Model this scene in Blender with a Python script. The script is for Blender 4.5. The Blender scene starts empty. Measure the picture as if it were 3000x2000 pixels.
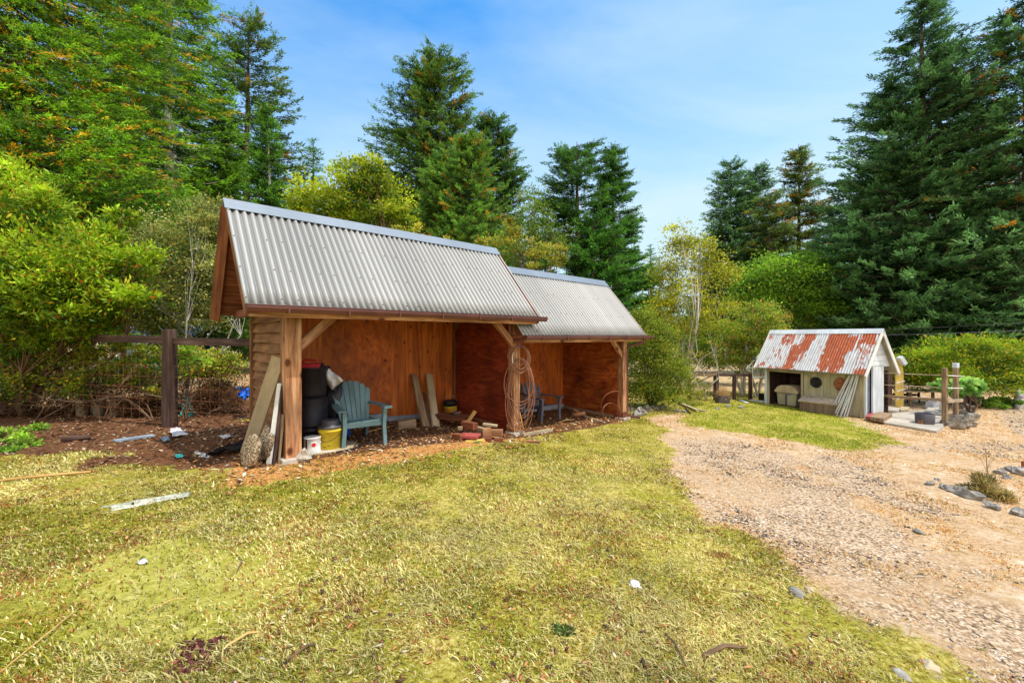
import bpy, math, random
import numpy as np
from mathutils import Matrix, Vector
random.seed(7)
PI = math.pi
sc = bpy.context.scene
COL = sc.collection
F = 1240.0; EYE = 1.65; HZ = 985.0
ORG = {}
A = np.array

# ------------------------------------------------------------------ terrain
_s = np.linspace(-60, 120, 1801)
_t = np.interp(_s, [-60,-20,-4,-.95,1.36,2.14,5.05,8,11.06,14,60,120], [.2,.12,.05,0,-.19,-.31,-.51,-.65,-.75,-.8,-.9,-1.])
_t = np.convolve(np.pad(_t, 8, 'edge'), np.ones(17)/17, 'valid')
def gz(x, y):
    return np.interp(.8*np.asarray(x, float)+.25*np.asarray(y, float), _s, _t)
def G(px, py):
    lo, hi = .5, 300.
    for _ in range(50):
        m = (lo+hi)/2
        if EYE-(py-HZ)/F*m > gz((px-1500)/F*m, m): lo = m
        else: hi = m
    x = (px-1500)/F*lo
    return A([x, lo, float(gz(x, lo))])
def P(px, py, Y): return A([(px-1500)/F*Y, Y, EYE-(py-HZ)/F*Y])
def gp(x, y, dz=0): return A([x, y, float(gz(x, y))+dz])

# ------------------------------------------------------------------ numpy noise
def _h(ix, iy, s):
    n = (ix*374761393 + iy*668265263 + s*974634777) & 0xffffffff
    n = ((n ^ (n >> 13))*1274126177) & 0xffffffff
    return ((n ^ (n >> 16)) & 0xffff)/65535.
def vnoise(x, y, s=0):
    x = np.asarray(x, float); y = np.asarray(y, float)
    ix = np.floor(x).astype(np.int64); iy = np.floor(y).astype(np.int64)
    fx = x-ix; fy = y-iy; fx = fx*fx*(3-2*fx); fy = fy*fy*(3-2*fy)
    return (_h(ix,iy,s)*(1-fx)+_h(ix+1,iy,s)*fx)*(1-fy)+(_h(ix,iy+1,s)*(1-fx)+_h(ix+1,iy+1,s)*fx)*fy
def fbm(x, y, s=0, o=4):
    r = 0; a = .5; t = 0
    for i in range(o):
        r = r+a*vnoise(x*2**i, y*2**i, s+i*17); t += a; a *= .5
    return r/t
def sstep(a, b, x): t = np.clip((x-a)/(b-a), 0, 1); return t*t*(3-2*t)
def sdpoly(x, y, poly):            # negative inside
    d = np.full(x.shape, 1e18); s = np.ones(x.shape); n = len(poly)
    for i in range(n):
        a = poly[i]; b = poly[i-1]; ex, ey = b[0]-a[0], b[1]-a[1]
        wx = x-a[0]; wy = y-a[1]
        t = np.clip((wx*ex+wy*ey)/(ex*ex+ey*ey+1e-12), 0, 1)
        d = np.minimum(d, (wx-ex*t)**2+(wy-ey*t)**2)
        c1 = y >= a[1]; c2 = y < b[1]; c3 = ex*wy > ey*wx
        s = np.where((c1 & c2 & c3) | (~c1 & ~c2 & ~c3), -s, s)
    return s*np.sqrt(d)

# ------------------------------------------------------------------ materials
def nt(name):
    m = bpy.data.materials.new(name); m.use_nodes = True
    m.node_tree.nodes.clear(); return m, m.node_tree.nodes, m.node_tree.links
def ramp(n, cols, lo=.3, hi=.7):
    r = n.new('ShaderNodeValToRGB'); e = r.color_ramp.elements; k = len(cols)
    e[0].position = lo; e[1].position = hi
    e[0].color = (*cols[0], 1); e[1].color = (*cols[-1], 1)
    for i in range(1, k-1):
        q = e.new(lo+(hi-lo)*i/(k-1)); q.color = (*cols[i], 1)
    return r
def M(name, cols, scale=(3,3,3), rough=.7, metal=0, bump=.1, usecol=False, lo=.3, hi=.7, detail=6, dist=0., spots=None, spec=.4, dirt=.25, coat=0, emit=None):
    if isinstance(cols[0], (int, float)): cols = [tuple(c*.8 for c in cols), tuple(min(1,c*1.2) for c in cols)]
    m, n, l = nt(name)
    out = n.new('ShaderNodeOutputMaterial'); b = n.new('ShaderNodeBsdfPrincipled')
    l.new(b.outputs[0], out.inputs[0])
    at = n.new('ShaderNodeAttribute'); at.attribute_name = 'gc'
    mp = n.new('ShaderNodeMapping'); mp.inputs['Scale'].default_value = scale
    l.new(at.outputs['Vector'], mp.inputs['Vector'])
    nz = n.new('ShaderNodeTexNoise'); nz.inputs['Scale'].default_value = 1; nz.inputs['Detail'].default_value = detail
    nz.inputs['Roughness'].default_value = .6; nz.inputs['Distortion'].default_value = dist
    l.new(mp.outputs[0], nz.inputs['Vector'])
    r = ramp(n, cols, lo, hi); l.new(nz.outputs['Fac'], r.inputs[0]); c = r.outputs[0]
    if dirt:
        n2 = n.new('ShaderNodeTexNoise'); n2.inputs['Scale'].default_value = 1.3; n2.inputs['Detail'].default_value = 4
        l.new(at.outputs['Vector'], n2.inputs['Vector'])
        r2 = ramp(n, [(1-dirt,)*3, (1+dirt*.4,)*3], .3, .65); l.new(n2.outputs['Fac'], r2.inputs[0])
        mx = n.new('ShaderNodeMix'); mx.data_type = 'RGBA'; mx.blend_type = 'MULTIPLY'; mx.inputs[0].default_value = 1
        l.new(c, mx.inputs[6]); l.new(r2.outputs[0], mx.inputs[7]); c = mx.outputs[2]
    if spots:
        v = n.new('ShaderNodeTexVoronoi'); v.inputs['Scale'].default_value = spots[0]
        mp2 = n.new('ShaderNodeMapping'); mp2.inputs['Scale'].default_value = (1,1,.7)
        l.new(at.outputs['Vector'], mp2.inputs['Vector']); l.new(mp2.outputs[0], v.inputs['Vector'])
        r3 = ramp(n, [spots[2], (1,1,1)], spots[1]*.5, spots[1]); l.new(v.outputs['Distance'], r3.inputs[0])
        mx = n.new('ShaderNodeMix'); mx.data_type = 'RGBA'; mx.blend_type = 'MULTIPLY'; mx.inputs[0].default_value = 1
        l.new(c, mx.inputs[6]); l.new(r3.outputs[0], mx.inputs[7]); c = mx.outputs[2]
    if usecol:
        a2 = n.new('ShaderNodeAttribute'); a2.attribute_name = 'Col'
        mx = n.new('ShaderNodeMix'); mx.data_type = 'RGBA'; mx.blend_type = 'MULTIPLY'; mx.inputs[0].default_value = 1
        l.new(c, mx.inputs[6]); l.new(a2.outputs['Color'], mx.inputs[7]); c = mx.outputs[2]
    l.new(c, b.inputs['Base Color'])
    b.inputs['Roughness'].default_value = rough; b.inputs['Metallic'].default_value = metal
    b.inputs['Specular IOR Level'].default_value = spec
    if bump:
        bp = n.new('ShaderNodeBump'); bp.inputs['Strength'].default_value = bump; bp.inputs['Distance'].default_value = .02
        l.new(nz.outputs['Fac'], bp.inputs['Height']); l.new(bp.outputs[0], b.inputs['Normal'])
    return m
def leafmat(name, transl=.3, rough=.55, gain=1.0):
    m, n, l = nt(name)
    out = n.new('ShaderNodeOutputMaterial'); at = n.new('ShaderNodeAttribute'); at.attribute_name = 'Col'
    g = n.new('ShaderNodeTexNoise'); g.inputs['Scale'].default_value = .8; tc = n.new('ShaderNodeTexCoord')
    l.new(tc.outputs['Object'], g.inputs['Vector'])
    r = ramp(n, [(.75*gain,)*3, (1.25*gain,)*3], .35, .65); l.new(g.outputs['Fac'], r.inputs[0])
    mx = n.new('ShaderNodeMix'); mx.data_type = 'RGBA'; mx.blend_type = 'MULTIPLY'; mx.inputs[0].default_value = 1
    l.new(at.outputs['Color'], mx.inputs[6]); l.new(r.outputs[0], mx.inputs[7])
    b = n.new('ShaderNodeBsdfPrincipled'); b.inputs['Roughness'].default_value = rough; b.inputs['Specular IOR Level'].default_value = .25
    t = n.new('ShaderNodeBsdfTranslucent'); ms = n.new('ShaderNodeMixShader'); ms.inputs[0].default_value = transl
    l.new(mx.outputs[2], b.inputs['Base Color']); l.new(mx.outputs[2], t.inputs[0])
    l.new(b.outputs[0], ms.inputs[1]); l.new(t.outputs[0], ms.inputs[2]); l.new(ms.outputs[0], out.inputs[0])
    return m

WOOD = M('weathered_post_wood', [(.15,.05,.02),(.44,.20,.09),(.74,.44,.24)], (16,16,1.6), .8, bump=.5, dist=.4, spots=(2.9,.15,(.25,.15,.10)), dirt=.5)
WOOD2 = M('grey_plank_wood', [(.12,.072,.04),(.29,.19,.11),(.45,.32,.19)], (22,22,2), .85, bump=.4, dirt=.3)
REDW = M('brown_stained_wood', [(.07,.020,.010),(.19,.058,.026),(.32,.12,.055)], (16,16,1.5), .75, bump=.4, dirt=.3)
DARKW = M('dark_fence_wood', [(.025,.012,.010),(.07,.035,.026),(.14,.09,.07)], (16,16,1.5), .85, bump=.5, dirt=.4)
PLY = M('orange_plywood', [(.28,.050,.006),(.52,.125,.014),(.72,.215,.03)], (9,9,.8), .6, bump=.06, dist=1.2, spots=(4.6,.15,(.30,.18,.12)), dirt=.3)
PLYH = M('orange_plywood_flat_grain', [(.27,.045,.006),(.48,.105,.012),(.66,.18,.025)], (3,3,2), .6, bump=.05, dist=3, spots=(4.2,.13,(.32,.2,.14)), dirt=.45)
PLYR = M('dark_red_plywood', [(.13,.016,.009),(.26,.035,.014),(.40,.085,.02)], (1.5,1.5,6), .5, bump=.05, dist=3, dirt=.5)
PLYR2 = M('red_orange_plywood', [(.20,.030,.008),(.42,.085,.015),(.62,.19,.035)], (1.2,1.2,3), .5, bump=.05, dist=3, dirt=.6)
SIDING = M('brown_lap_siding', [(.11,.045,.018),(.24,.11,.045),(.36,.19,.085)], (14,14,1.5), .8, bump=.3)
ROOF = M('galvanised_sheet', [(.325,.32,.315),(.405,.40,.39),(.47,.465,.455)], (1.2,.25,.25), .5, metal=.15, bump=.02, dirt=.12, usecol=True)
CAPM = M('galvanised_ridge', [(.17,.21,.26),(.23,.27,.33)], (2,2,2), .5, metal=.1, bump=.02, dirt=.1)
RUSTR = M('rusting_roof_sheet', [(.85,.85,.85),(1,1,1),(1.1,1.1,1.1)], (20,6,6), .6, metal=.05, usecol=True, bump=.05, dirt=.1)
GUTTER = M('brown_painted_gutter', [(.10,.030,.026),(.155,.048,.04)], (4,4,4), .4, bump=.02, spec=.5)
CONC = M('concrete', [(.36,.31,.25),(.56,.50,.42)], (9,9,9), .9, bump=.3)
AGED = M('weathered_pale_board', [(.34,.36,.27),(.56,.57,.46),(.68,.68,.58)], (14,14,2), .85, bump=.3, dirt=.4)
BLUEC = M('bluish_foundation', [(.20,.26,.34),(.38,.44,.52)], (5,5,5), .8, bump=.2)
STONE = M('field_stone', [(.13,.115,.10),(.29,.265,.235),(.46,.425,.37)], (9,9,9), .85, bump=.6)
MILL = M('pebbled_stone', [(.07,.05,.03),(.30,.21,.12),(.62,.50,.33)], (35,35,35), .9, bump=1., lo=.38, hi=.62)
BLACKP = M('black_plastic', [(.012,.010,.013),(.024,.020,.026)], (6,6,6), .5, bump=.03, spec=.3)
GREYP = M('dark_grey_plastic', [(.06,.055,.065),(.10,.09,.105)], (6,6,6), .45, bump=.03)
BAGB = M('black_bin_bag', [(.010,.008,.012),(.02,.017,.024)], (7,7,7), .35, bump=.5, spec=.4)
BAGW = M('white_sack', [(.62,.6,.62),(.85,.83,.85)], (7,7,7), .5, bump=.5)
REDP = M('red_plastic', [(.55,.015,.035),(.72,.03,.05)], (4,4,4), .4, bump=.02)
YEL = M('yellow_plastic', [(.70,.50,.02),(.88,.70,.04)], (5,5,5), .45, bump=.03, dirt=.4)
BLUEP = M('blue_plastic', [(.005,.05,.45),(.01,.09,.62)], (4,4,4), .4, bump=.02)
WHITE = M('white_paint', [(.66,.65,.62),(.84,.83,.80)], (5,5,5), .55, bump=.05)
CREAM = M('cream_painted_board', [(.30,.265,.17),(.46,.42,.29)], (6,6,1.5), .7, bump=.1, dirt=.35)
PALE = M('pale_blue_white_board', [(.56,.62,.68),(.74,.79,.84)], (6,6,1.2), .7, bump=.1, dirt=.2)
INK = M('black_ink', (.02,.02,.02), (3,3,3), .6, bump=0, dirt=0)
REDI = M('red_ink', (.65,.03,.03), (3,3,3), .6, bump=0, dirt=0)
BLUEI = M('blue_ink', (.02,.06,.5), (3,3,3), .6, bump=0, dirt=0)
GREENP = M('grey_green_resin', [(.11,.195,.21),(.17,.285,.31)], (3,3,3), .5, bump=.05, dirt=.45, spec=.4)
GRAYCH = M('grey_resin', [(.10,.095,.125),(.17,.16,.20)], (3,3,3), .5, bump=.04, dirt=.3)
COPPER = M('tan_rubber_hose', [(.24,.09,.05),(.42,.20,.12)], (6,6,6), .5, bump=.03)
RUSTM = M('rusty_iron', [(.13,.04,.02),(.34,.12,.05),(.5,.26,.15)], (12,12,12), .8, metal=.2, bump=.3)
STEEL = M('bright_steel', [(.6,.6,.62),(.8,.8,.82)], (4,4,4), .2, metal=.9, bump=0, dirt=0)
SILV = M('silver_grey_board', [(.38,.29,.18),(.58,.47,.31)], (8,8,3), .8, bump=.15, dirt=.35)
BARK = M('brown_bark', [(.06,.035,.025),(.16,.10,.075),(.27,.19,.14)], (7,7,1.3), .95, bump=.9)
BARKL = M('pale_bark', [(.30,.27,.23),(.5,.47,.42),(.66,.63,.58)], (9,9,3), .9, bump=.4)
TWIG = M('brown_twig', [(.10,.055,.03),(.26,.16,.09)], (6,6,6), .9, bump=.2)
YWOOD = M('fresh_split_wood', [(.5,.28,.08),(.72,.46,.17)], (14,14,1.5), .8, bump=.2)
RPAINT = M('dull_red_painted_wood', [(.30,.05,.05),(.45,.10,.09)], (7,7,2), .7, bump=.1)
YBOARD = M('yellow_ochre_board', [(.62,.42,.08),(.80,.60,.16)], (6,6,1.5), .7, bump=.08, dirt=.3)
TEAL = M('turquoise_tarp', [(.02,.30,.30),(.05,.50,.48)], (6,6,6), .5, bump=.5)
BTARP = M('blue_tarp', [(.01,.10,.55),(.04,.22,.80)], (6,6,6), .4, bump=.5)
TENT = M('light_blue_tent', [(.40,.55,.68),(.62,.74,.84)], (3,3,3), .6, bump=.1)
BROWNT = M('brown_bundle_cloth', [(.06,.025,.03),(.14,.07,.07)], (6,6,6), .8, bump=.8)
LEAF = leafmat('leaf', .42, .5, 1.35); NEEDLE = leafmat('conifer_needle', .36, .6, 1.85)
GRASSM = leafmat('grass_blade', .35, .5, 1.0)
CHIP = M('wood_chip', [(.8,.8,.8),(1.1,1.1,1.1)], (20,20,20), .85, usecol=True, bump=0, dirt=0)
PEB = M('gravel_stone', [(.8,.8,.8),(1.1,1.1,1.1)], (20,20,20), .8, usecol=True, bump=.2, dirt=0)

# ------------------------------------------------------------------ mesh builder
I3 = np.eye(3)
def rotz(a): c, s = math.cos(a), math.sin(a); return A([[c,-s,0],[s,c,0],[0,0,1]])
def frame(d, up=(0,0,1)):
    d = A(d, float); d = d/np.linalg.norm(d); up = A(up, float)
    if abs(d@up) > .98: up = A([1.,0,0]) if abs(d[0]) < .9 else A([0,1.,0])
    x = np.cross(up, d); x /= np.linalg.norm(x); y = np.cross(d, x)
    return np.stack([x, y, d], 1)       # columns: side, up, along
class MB:
    def __init__(s): s.V=[]; s.Fc=[]; s.C=[]; s.GC=[]; s.n=0
    def add(s, v, f, gc=None, col=(1,1,1)):
        v = np.asarray(v, float).reshape(-1,3); k = len(v)
        s.V.append(v); s.Fc += [tuple(i+s.n for i in q) for q in f]
        s.GC.append(v.copy() if gc is None else np.asarray(gc, float)); s.n += k
        c = np.asarray(col, float); s.C.append(np.tile(c, (k,1)) if c.ndim == 1 else c)
        return s
    def box(s, c, size, R=I3, taper=1., col=(1,1,1)):
        sx, sy, sz = [q/2 for q in size]
        l = A([[x*sx*(taper if z > 0 else 1), y*sy*(taper if z > 0 else 1), z*sz] for z in (-1,1) for y in (-1,1) for x in (-1,1)])
        o = np.argsort(size); g = l[:, o]+np.random.RandomState(s.n+int(abs(c[0]*977)+abs(c[1]*131))%100000).rand(3)*9
        return s.add(l@R.T+A(c), [(0,2,3,1),(4,5,7,6),(0,1,5,4),(2,6,7,3),(0,4,6,2),(1,3,7,5)], g, col)
    def bar(s, p, q, w, h, up=(0,0,1), col=(1,1,1)):
        p = A(p, float); q = A(q, float); R = frame(q-p, up)
        return s.box((p+q)/2, (w, h, np.linalg.norm(q-p)), R, col=col)
    def tube(s, pts, r, n=8, closed=False, cap=True, col=(1,1,1), flat=1.):
        pts = [A(p, float) for p in pts]; m = len(pts)
        rr = [r]*m if np.isscalar(r) else list(r)
        V = []; gcs = []; L = 0; ref = None; off = random.random()*10
        for i, p in enumerate(pts):
            a = pts[i-1] if (i > 0 or closed) else p; b = pts[(i+1) % m] if (i < m-1 or closed) else p
            d = b-a; d = d/(np.linalg.norm(d)+1e-9)
            if ref is None:
                ref = np.cross(d, [0,0,1.]) if abs(d[2]) < .9 else np.cross(d, [1.,0,0])
            ref = ref-d*(ref@d); ref /= np.linalg.norm(ref)+1e-9; w = np.cross(d, ref)
            if i: L += np.linalg.norm(p-pts[i-1])
            for k in range(n):
                t = 2*PI*k/n; q = ref*math.cos(t)+w*math.sin(t)*flat
                V.append(p+q*rr[i]); gcs.append([math.cos(t)*rr[i]+off, math.sin(t)*rr[i]+off, L+off])
        f = []
        for i in range(m if closed else m-1):
            j = (i+1) % m
            for k in range(n):
                k2 = (k+1) % n; f.append((i*n+k, i*n+k2, j*n+k2, j*n+k))
        if cap and not closed: f += [tuple(range(n))[::-1], tuple((m-1)*n+k for k in range(n))]
        return s.add(V, f, gcs, col)
    def lathe(s, prof, c, n=24, R=I3, sy=1., capb=True, capt=False, a0=0, a1=2*PI, col=(1,1,1)):
        full = abs(a1-a0-2*PI) < 1e-6; m = n if full else n+1
        V = [[r*math.cos(a0+(a1-a0)*k/n), r*math.sin(a0+(a1-a0)*k/n)*sy, z] for r, z in prof for k in range(m)]
        f = []
        for i in range(len(prof)-1):
            for k in range(n):
                k2 = (k+1) % m; f.append((i*m+k, i*m+k2, (i+1)*m+k2, (i+1)*m+k))
        if full and capb: f.append(tuple(range(m))[::-1])
        if full and capt: f.append(tuple((len(prof)-1)*m+k for k in range(m)))
        V = A(V); return s.add(V@R.T+A(c), f, V+random.random()*5, col)
    def prism(s, poly, thick, o, R):      # poly in (x,z) plane of R, extruded along y
        k = len(poly); V = [[x, -thick/2, z] for x, z in poly]+[[x, thick/2, z] for x, z in poly]; V = A(V)
        f = [tuple(range(k)), tuple(range(2*k-1, k-1, -1))]+[(i, i+k, (i+1) % k+k, (i+1) % k) for i in range(k)]
        return s.add(V@R.T+A(o), f, V[:, [0,1,2]]+random.random()*5)
    def rock(s, c, r, seed=0, sq=(1,1,.7), R=None, col=(1,1,1)):
        rs = np.random.RandomState(seed); n, m = 9, 6; V = []
        fr = rs.rand(3)*6
        for i in range(m+1):
            th = PI*i/m
            for k in range(n):
                ph = 2*PI*k/n
                d = A([math.sin(th)*math.cos(ph), math.sin(th)*math.sin(ph), math.cos(th)])
                q = 1+.28*math.sin(d@fr*1.7+fr[0])+.16*math.sin(d[0]*5+fr[1]+d[2]*4)+(rs.rand()-.5)*.14
                V.append(d*r*q*A(sq))
        V = A(V); V[:n] = V[:n].mean(0); V[-n:] = V[-n:].mean(0)
        R = rotz(rs.rand()*6) if R is None else R
        f = [(i*n+k, (i+1)*n+k, (i+1)*n+(k+1) % n, i*n+(k+1) % n) for i in range(m) for k in range(n)]
        return s.add(V@R.T+A(c), f, V*1.+rs.rand(3)*5, col)
    def build(s, name, mat, parent=None, origin=None, smooth=False, bevel=0, label=None):
        V = np.concatenate(s.V); C = np.concatenate(s.C); GC = np.concatenate(s.GC)
        if parent is not None: origin = ORG[parent.name]
        elif origin is None:
            mn, mx = V.min(0), V.max(0); origin = A([(mn[0]+mx[0])/2, (mn[1]+mx[1])/2, mn[2]])
        origin = A(origin, float)
        me = bpy.data.meshes.new(name); me.from_pydata((V-origin).tolist(), [], s.Fc)
        finish(me, C, GC, mat, smooth)
        o = bpy.data.objects.new(name, me); COL.objects.link(o); ORG[o.name] = origin
        if parent is not None: o.parent = parent
        else: o.location = origin
        if bevel:
            b = o.modifiers.new('bevel', 'BEVEL'); b.width = bevel; b.segments = 2; b.limit_method = 'ANGLE'; b.angle_limit = .6
        if label: o['label'] = label
        return o
def finish(me, C, GC, mat, smooth):
    if C is not None:
        a = me.attributes.new('Col', 'FLOAT_COLOR', 'POINT')
        a.data.foreach_set('color', np.concatenate([C, np.ones((len(C),1))], 1).astype(np.float32).ravel())
    if GC is not None:
        a = me.attributes.new('gc', 'FLOAT_VECTOR', 'POINT'); a.data.foreach_set('vector', GC.astype(np.float32).ravel())
    if smooth: me.polygons.foreach_set('use_smooth', np.ones(len(me.polygons), bool))
    me.materials.append(mat); me.update()
def fastmesh(name, V, quads, C, mat, origin, parent=None, tris=None, GC=None, smooth=False):
    origin = A(origin, float) if parent is None else ORG[parent.name]; me = bpy.data.meshes.new(name)
    V = V-origin
    me.vertices.add(len(V)); me.vertices.foreach_set('co', V.astype(np.float32).ravel())
    lp = quads.ravel(); nq = len(quads); st = np.arange(nq)*4; tot = np.full(nq, 4)
    if tris is not None:
        lp = np.concatenate([lp, tris.ravel()]); st = np.concatenate([st, nq*4+np.arange(len(tris))*3]); tot = np.concatenate([tot, np.full(len(tris), 3)])
    me.loops.add(len(lp)); me.loops.foreach_set('vertex_index', lp.astype(np.int32))
    me.polygons.add(len(st)); me.polygons.foreach_set('loop_start', st.astype(np.int32)); me.polygons.foreach_set('loop_total', tot.astype(np.int32))
    finish(me, C, GC, mat, smooth); me.update(calc_edges=True)
    o = bpy.data.objects.new(name, me); COL.objects.link(o); ORG[o.name] = origin
    if parent is not None: o.parent = parent
    else: o.location = origin
    return o
def tag(o, label, cat, group=None, kind=None):
    if label: o['label'] = label
    if cat: o['category'] = cat
    if group: o['group'] = group
    if kind: o['kind'] = kind
    return o
def thing(name, label, cat, loc, group=None):
    o = bpy.data.objects.new(name, None); COL.objects.link(o); o.location = A(loc, float); o.empty_display_size = .2
    ORG[o.name] = A(loc, float); return tag(o, label, cat, group)
def text_on(parent, name, txt, size, mat, fn, label=None):
    cu = bpy.data.curves.new(name, 'FONT'); cu.body = txt; cu.size = size; cu.align_x = 'CENTER'; cu.extrude = 0
    tmp = bpy.data.objects.new(name+'_tmp', cu); COL.objects.link(tmp)
    me = bpy.data.meshes.new_from_object(tmp.evaluated_get(bpy.context.evaluated_depsgraph_get()))
    bpy.data.objects.remove(tmp)
    V = [fn(v.co.x, v.co.y) for v in me.vertices]; fs = [tuple(p.vertices) for p in me.polygons]
    mb = MB(); mb.add(V, fs); bpy.data.meshes.remove(me)
    return mb.build(name, mat, parent)

# ------------------------------------------------------------------ foliage
def norm(v): return v/(np.linalg.norm(v, axis=-1, keepdims=True)+1e-9)
def leaves(c, d, L, W, col, rs, bend=.15):
    n = len(c); d = norm(d); r = norm(rs.randn(n,3)); side = norm(np.cross(d, r)); nn = np.cross(side, d)
    L = np.broadcast_to(L, (n,))[:, None]; W = np.broadcast_to(W, (n,))[:, None]
    V = np.empty((n,4,3)); V[:,0] = c; V[:,1] = c+d*L*.45+side*W*.5+nn*L*bend*.5
    V[:,2] = c+d*L; V[:,3] = c+d*L*.45-side*W*.5+nn*L*bend*.5
    return V.reshape(-1,3), np.repeat(col, 4, 0)
def quadidx(n): return np.arange(n*4).reshape(n,4)
def colmix(a, b, t, rs, var=.25):
    t = t[:, None]; c = A(a)*(1-t)+A(b)*t; return np.clip(c*(1+var*rs.randn(len(t),1)*.8)*(1+.06*rs.randn(len(t),3)), .002, 1)
def smoothpath(pts, n=8):
    pts = A(pts, float); t = np.linspace(0, len(pts)-1, n); i = np.minimum(t.astype(int), len(pts)-2); f = (t-i)[:,None]
    p0 = pts[np.maximum(i-1,0)]; p1 = pts[i]; p2 = pts[i+1]; p3 = pts[np.minimum(i+2,len(pts)-1)]
    return .5*((2*p1)+(-p0+p2)*f+(2*p0-5*p1+4*p2-p3)*f**2+(-p0+3*p1-3*p2+p3)*f**3)

def conifer(name, label, base, h, r, seed, lo=.08, nb=130, plumes=7, per=14, spray=.5, droop=.25, up=.25, pw=.8, dark=(.012,.035,.012), light=(.05,.12,.03), orange=0., asym=None, trunk_r=None, group='conifers around the clearing', cat='tree', lean=(0,0), trunks=((0,0,1.),), gapz=None, bark=BARK, az_range=None, spw=.24, frond=1., hang=.6, lf=.55, oc=(.46,.20,.012)):
    rs = np.random.RandomState(seed); base = A(base, float)
    T = thing(name, label, cat, base, group)
    tr = trunk_r or h*.014; tb = MB(); C=[]; D=[]; S=[]; K=[]; O_=[]
    for (ox, oy, hf) in trunks:
        hh = h*hf; b0 = base+A([ox, oy, 0])
        tp = [b0+A([lean[0]*t, lean[1]*t, hh*t]) + A([math.sin(t*5+seed)*.12, math.cos(t*4+seed)*.12, 0])*(t*(1-t))*3 for t in np.linspace(0, 1, 9)]
        tp[0][2] -= .2
        tb.tube(tp, [tr*hf*(1.25-1.2*t) if t > .08 else tr*hf*1.5 for t in np.linspace(0, .99, 9)], 9)
        NB = int(nb*hf)
        for i in range(NB):
            t = lo+(.985-lo)*((i+rs.rand())/NB)**.95
            prof = min(1., ((1-t)/(1-lo))**pw*1.02)*(.75+.25*min(1,(t-lo)*6))
            az = rs.rand()*2*PI
            if az_range: az = az_range[0]+rs.rand()*(az_range[1]-az_range[0])
            L = r*hf*prof*(.72+.45*rs.rand())*(1+.18*math.sin(3*az+seed+t*9))+.12
            if asym: L *= 1+asym*math.cos(az)
            if gapz and rs.rand() < gapz: continue
            ax = A([math.cos(az), math.sin(az), 0]); sd = A([-ax[1], ax[0], 0])
            p0 = b0+A([lean[0]*t, lean[1]*t, hh*t]); dr = droop*(1.3-t*.9); u_ = up*(.5+t)
            def bp(s): return p0+ax*L*s+A([0,0,1.])*L*(-dr*s*1.1+(dr*.6+u_*.5)*s*s)
            if L > .35 and (i % 2 == 0 or L > 2): tb.tube([bp(s) for s in (0,.35,.7,.97)], [tr*.16*hf*(1.1-t)+.012, tr*.1*(1.1-t)+.01, .015, .006], 4, cap=False)
            npl = max(2, int(plumes*(.3+L/r)))
            sk = .18+.82*(np.arange(npl)+rs.rand(npl))/npl
            for s in sk:
                wd = L*.26*math.sin(min(1, s*1.0)*PI*.85)
                q = bp(s)+sd*rs.randn()*wd*.6+A([0,0,1])*rs.randn()*L*.035
                m = int(per*(.6+.8*rs.rand())); side_ = rs.randn()*.55; out = norm(ax*.75+sd*side_+A([0,0,.10+.25*s*up*2+.12*rs.randn()]))
                m = int(m*2.0); al = rs.rand(m,1)-.35; sp = out*al*spray*1.9*frond+rs.randn(m,3)*A([.15,.15,.10])*spray*(1.1-.5*al); sp[:,2] -= .25*spray*np.abs(al[:,0])*hang
                C.append(q+sp); D.append(out+rs.randn(m,3)*.42+A([0,0,-.15*hang]))
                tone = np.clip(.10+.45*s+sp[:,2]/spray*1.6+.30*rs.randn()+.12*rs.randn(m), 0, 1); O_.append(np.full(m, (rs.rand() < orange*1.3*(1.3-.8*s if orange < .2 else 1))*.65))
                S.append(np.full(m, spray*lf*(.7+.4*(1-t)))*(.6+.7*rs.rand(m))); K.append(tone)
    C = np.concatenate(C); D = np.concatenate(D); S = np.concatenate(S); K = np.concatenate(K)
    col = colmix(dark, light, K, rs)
    if orange:
        o = rs.rand(len(C)) < np.concatenate(O_)+orange*.05; col[o] = A(oc)*(.55+.7*rs.rand(o.sum(),1))
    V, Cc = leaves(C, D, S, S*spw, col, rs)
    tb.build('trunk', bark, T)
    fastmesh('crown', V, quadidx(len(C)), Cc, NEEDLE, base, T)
    return T

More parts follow.
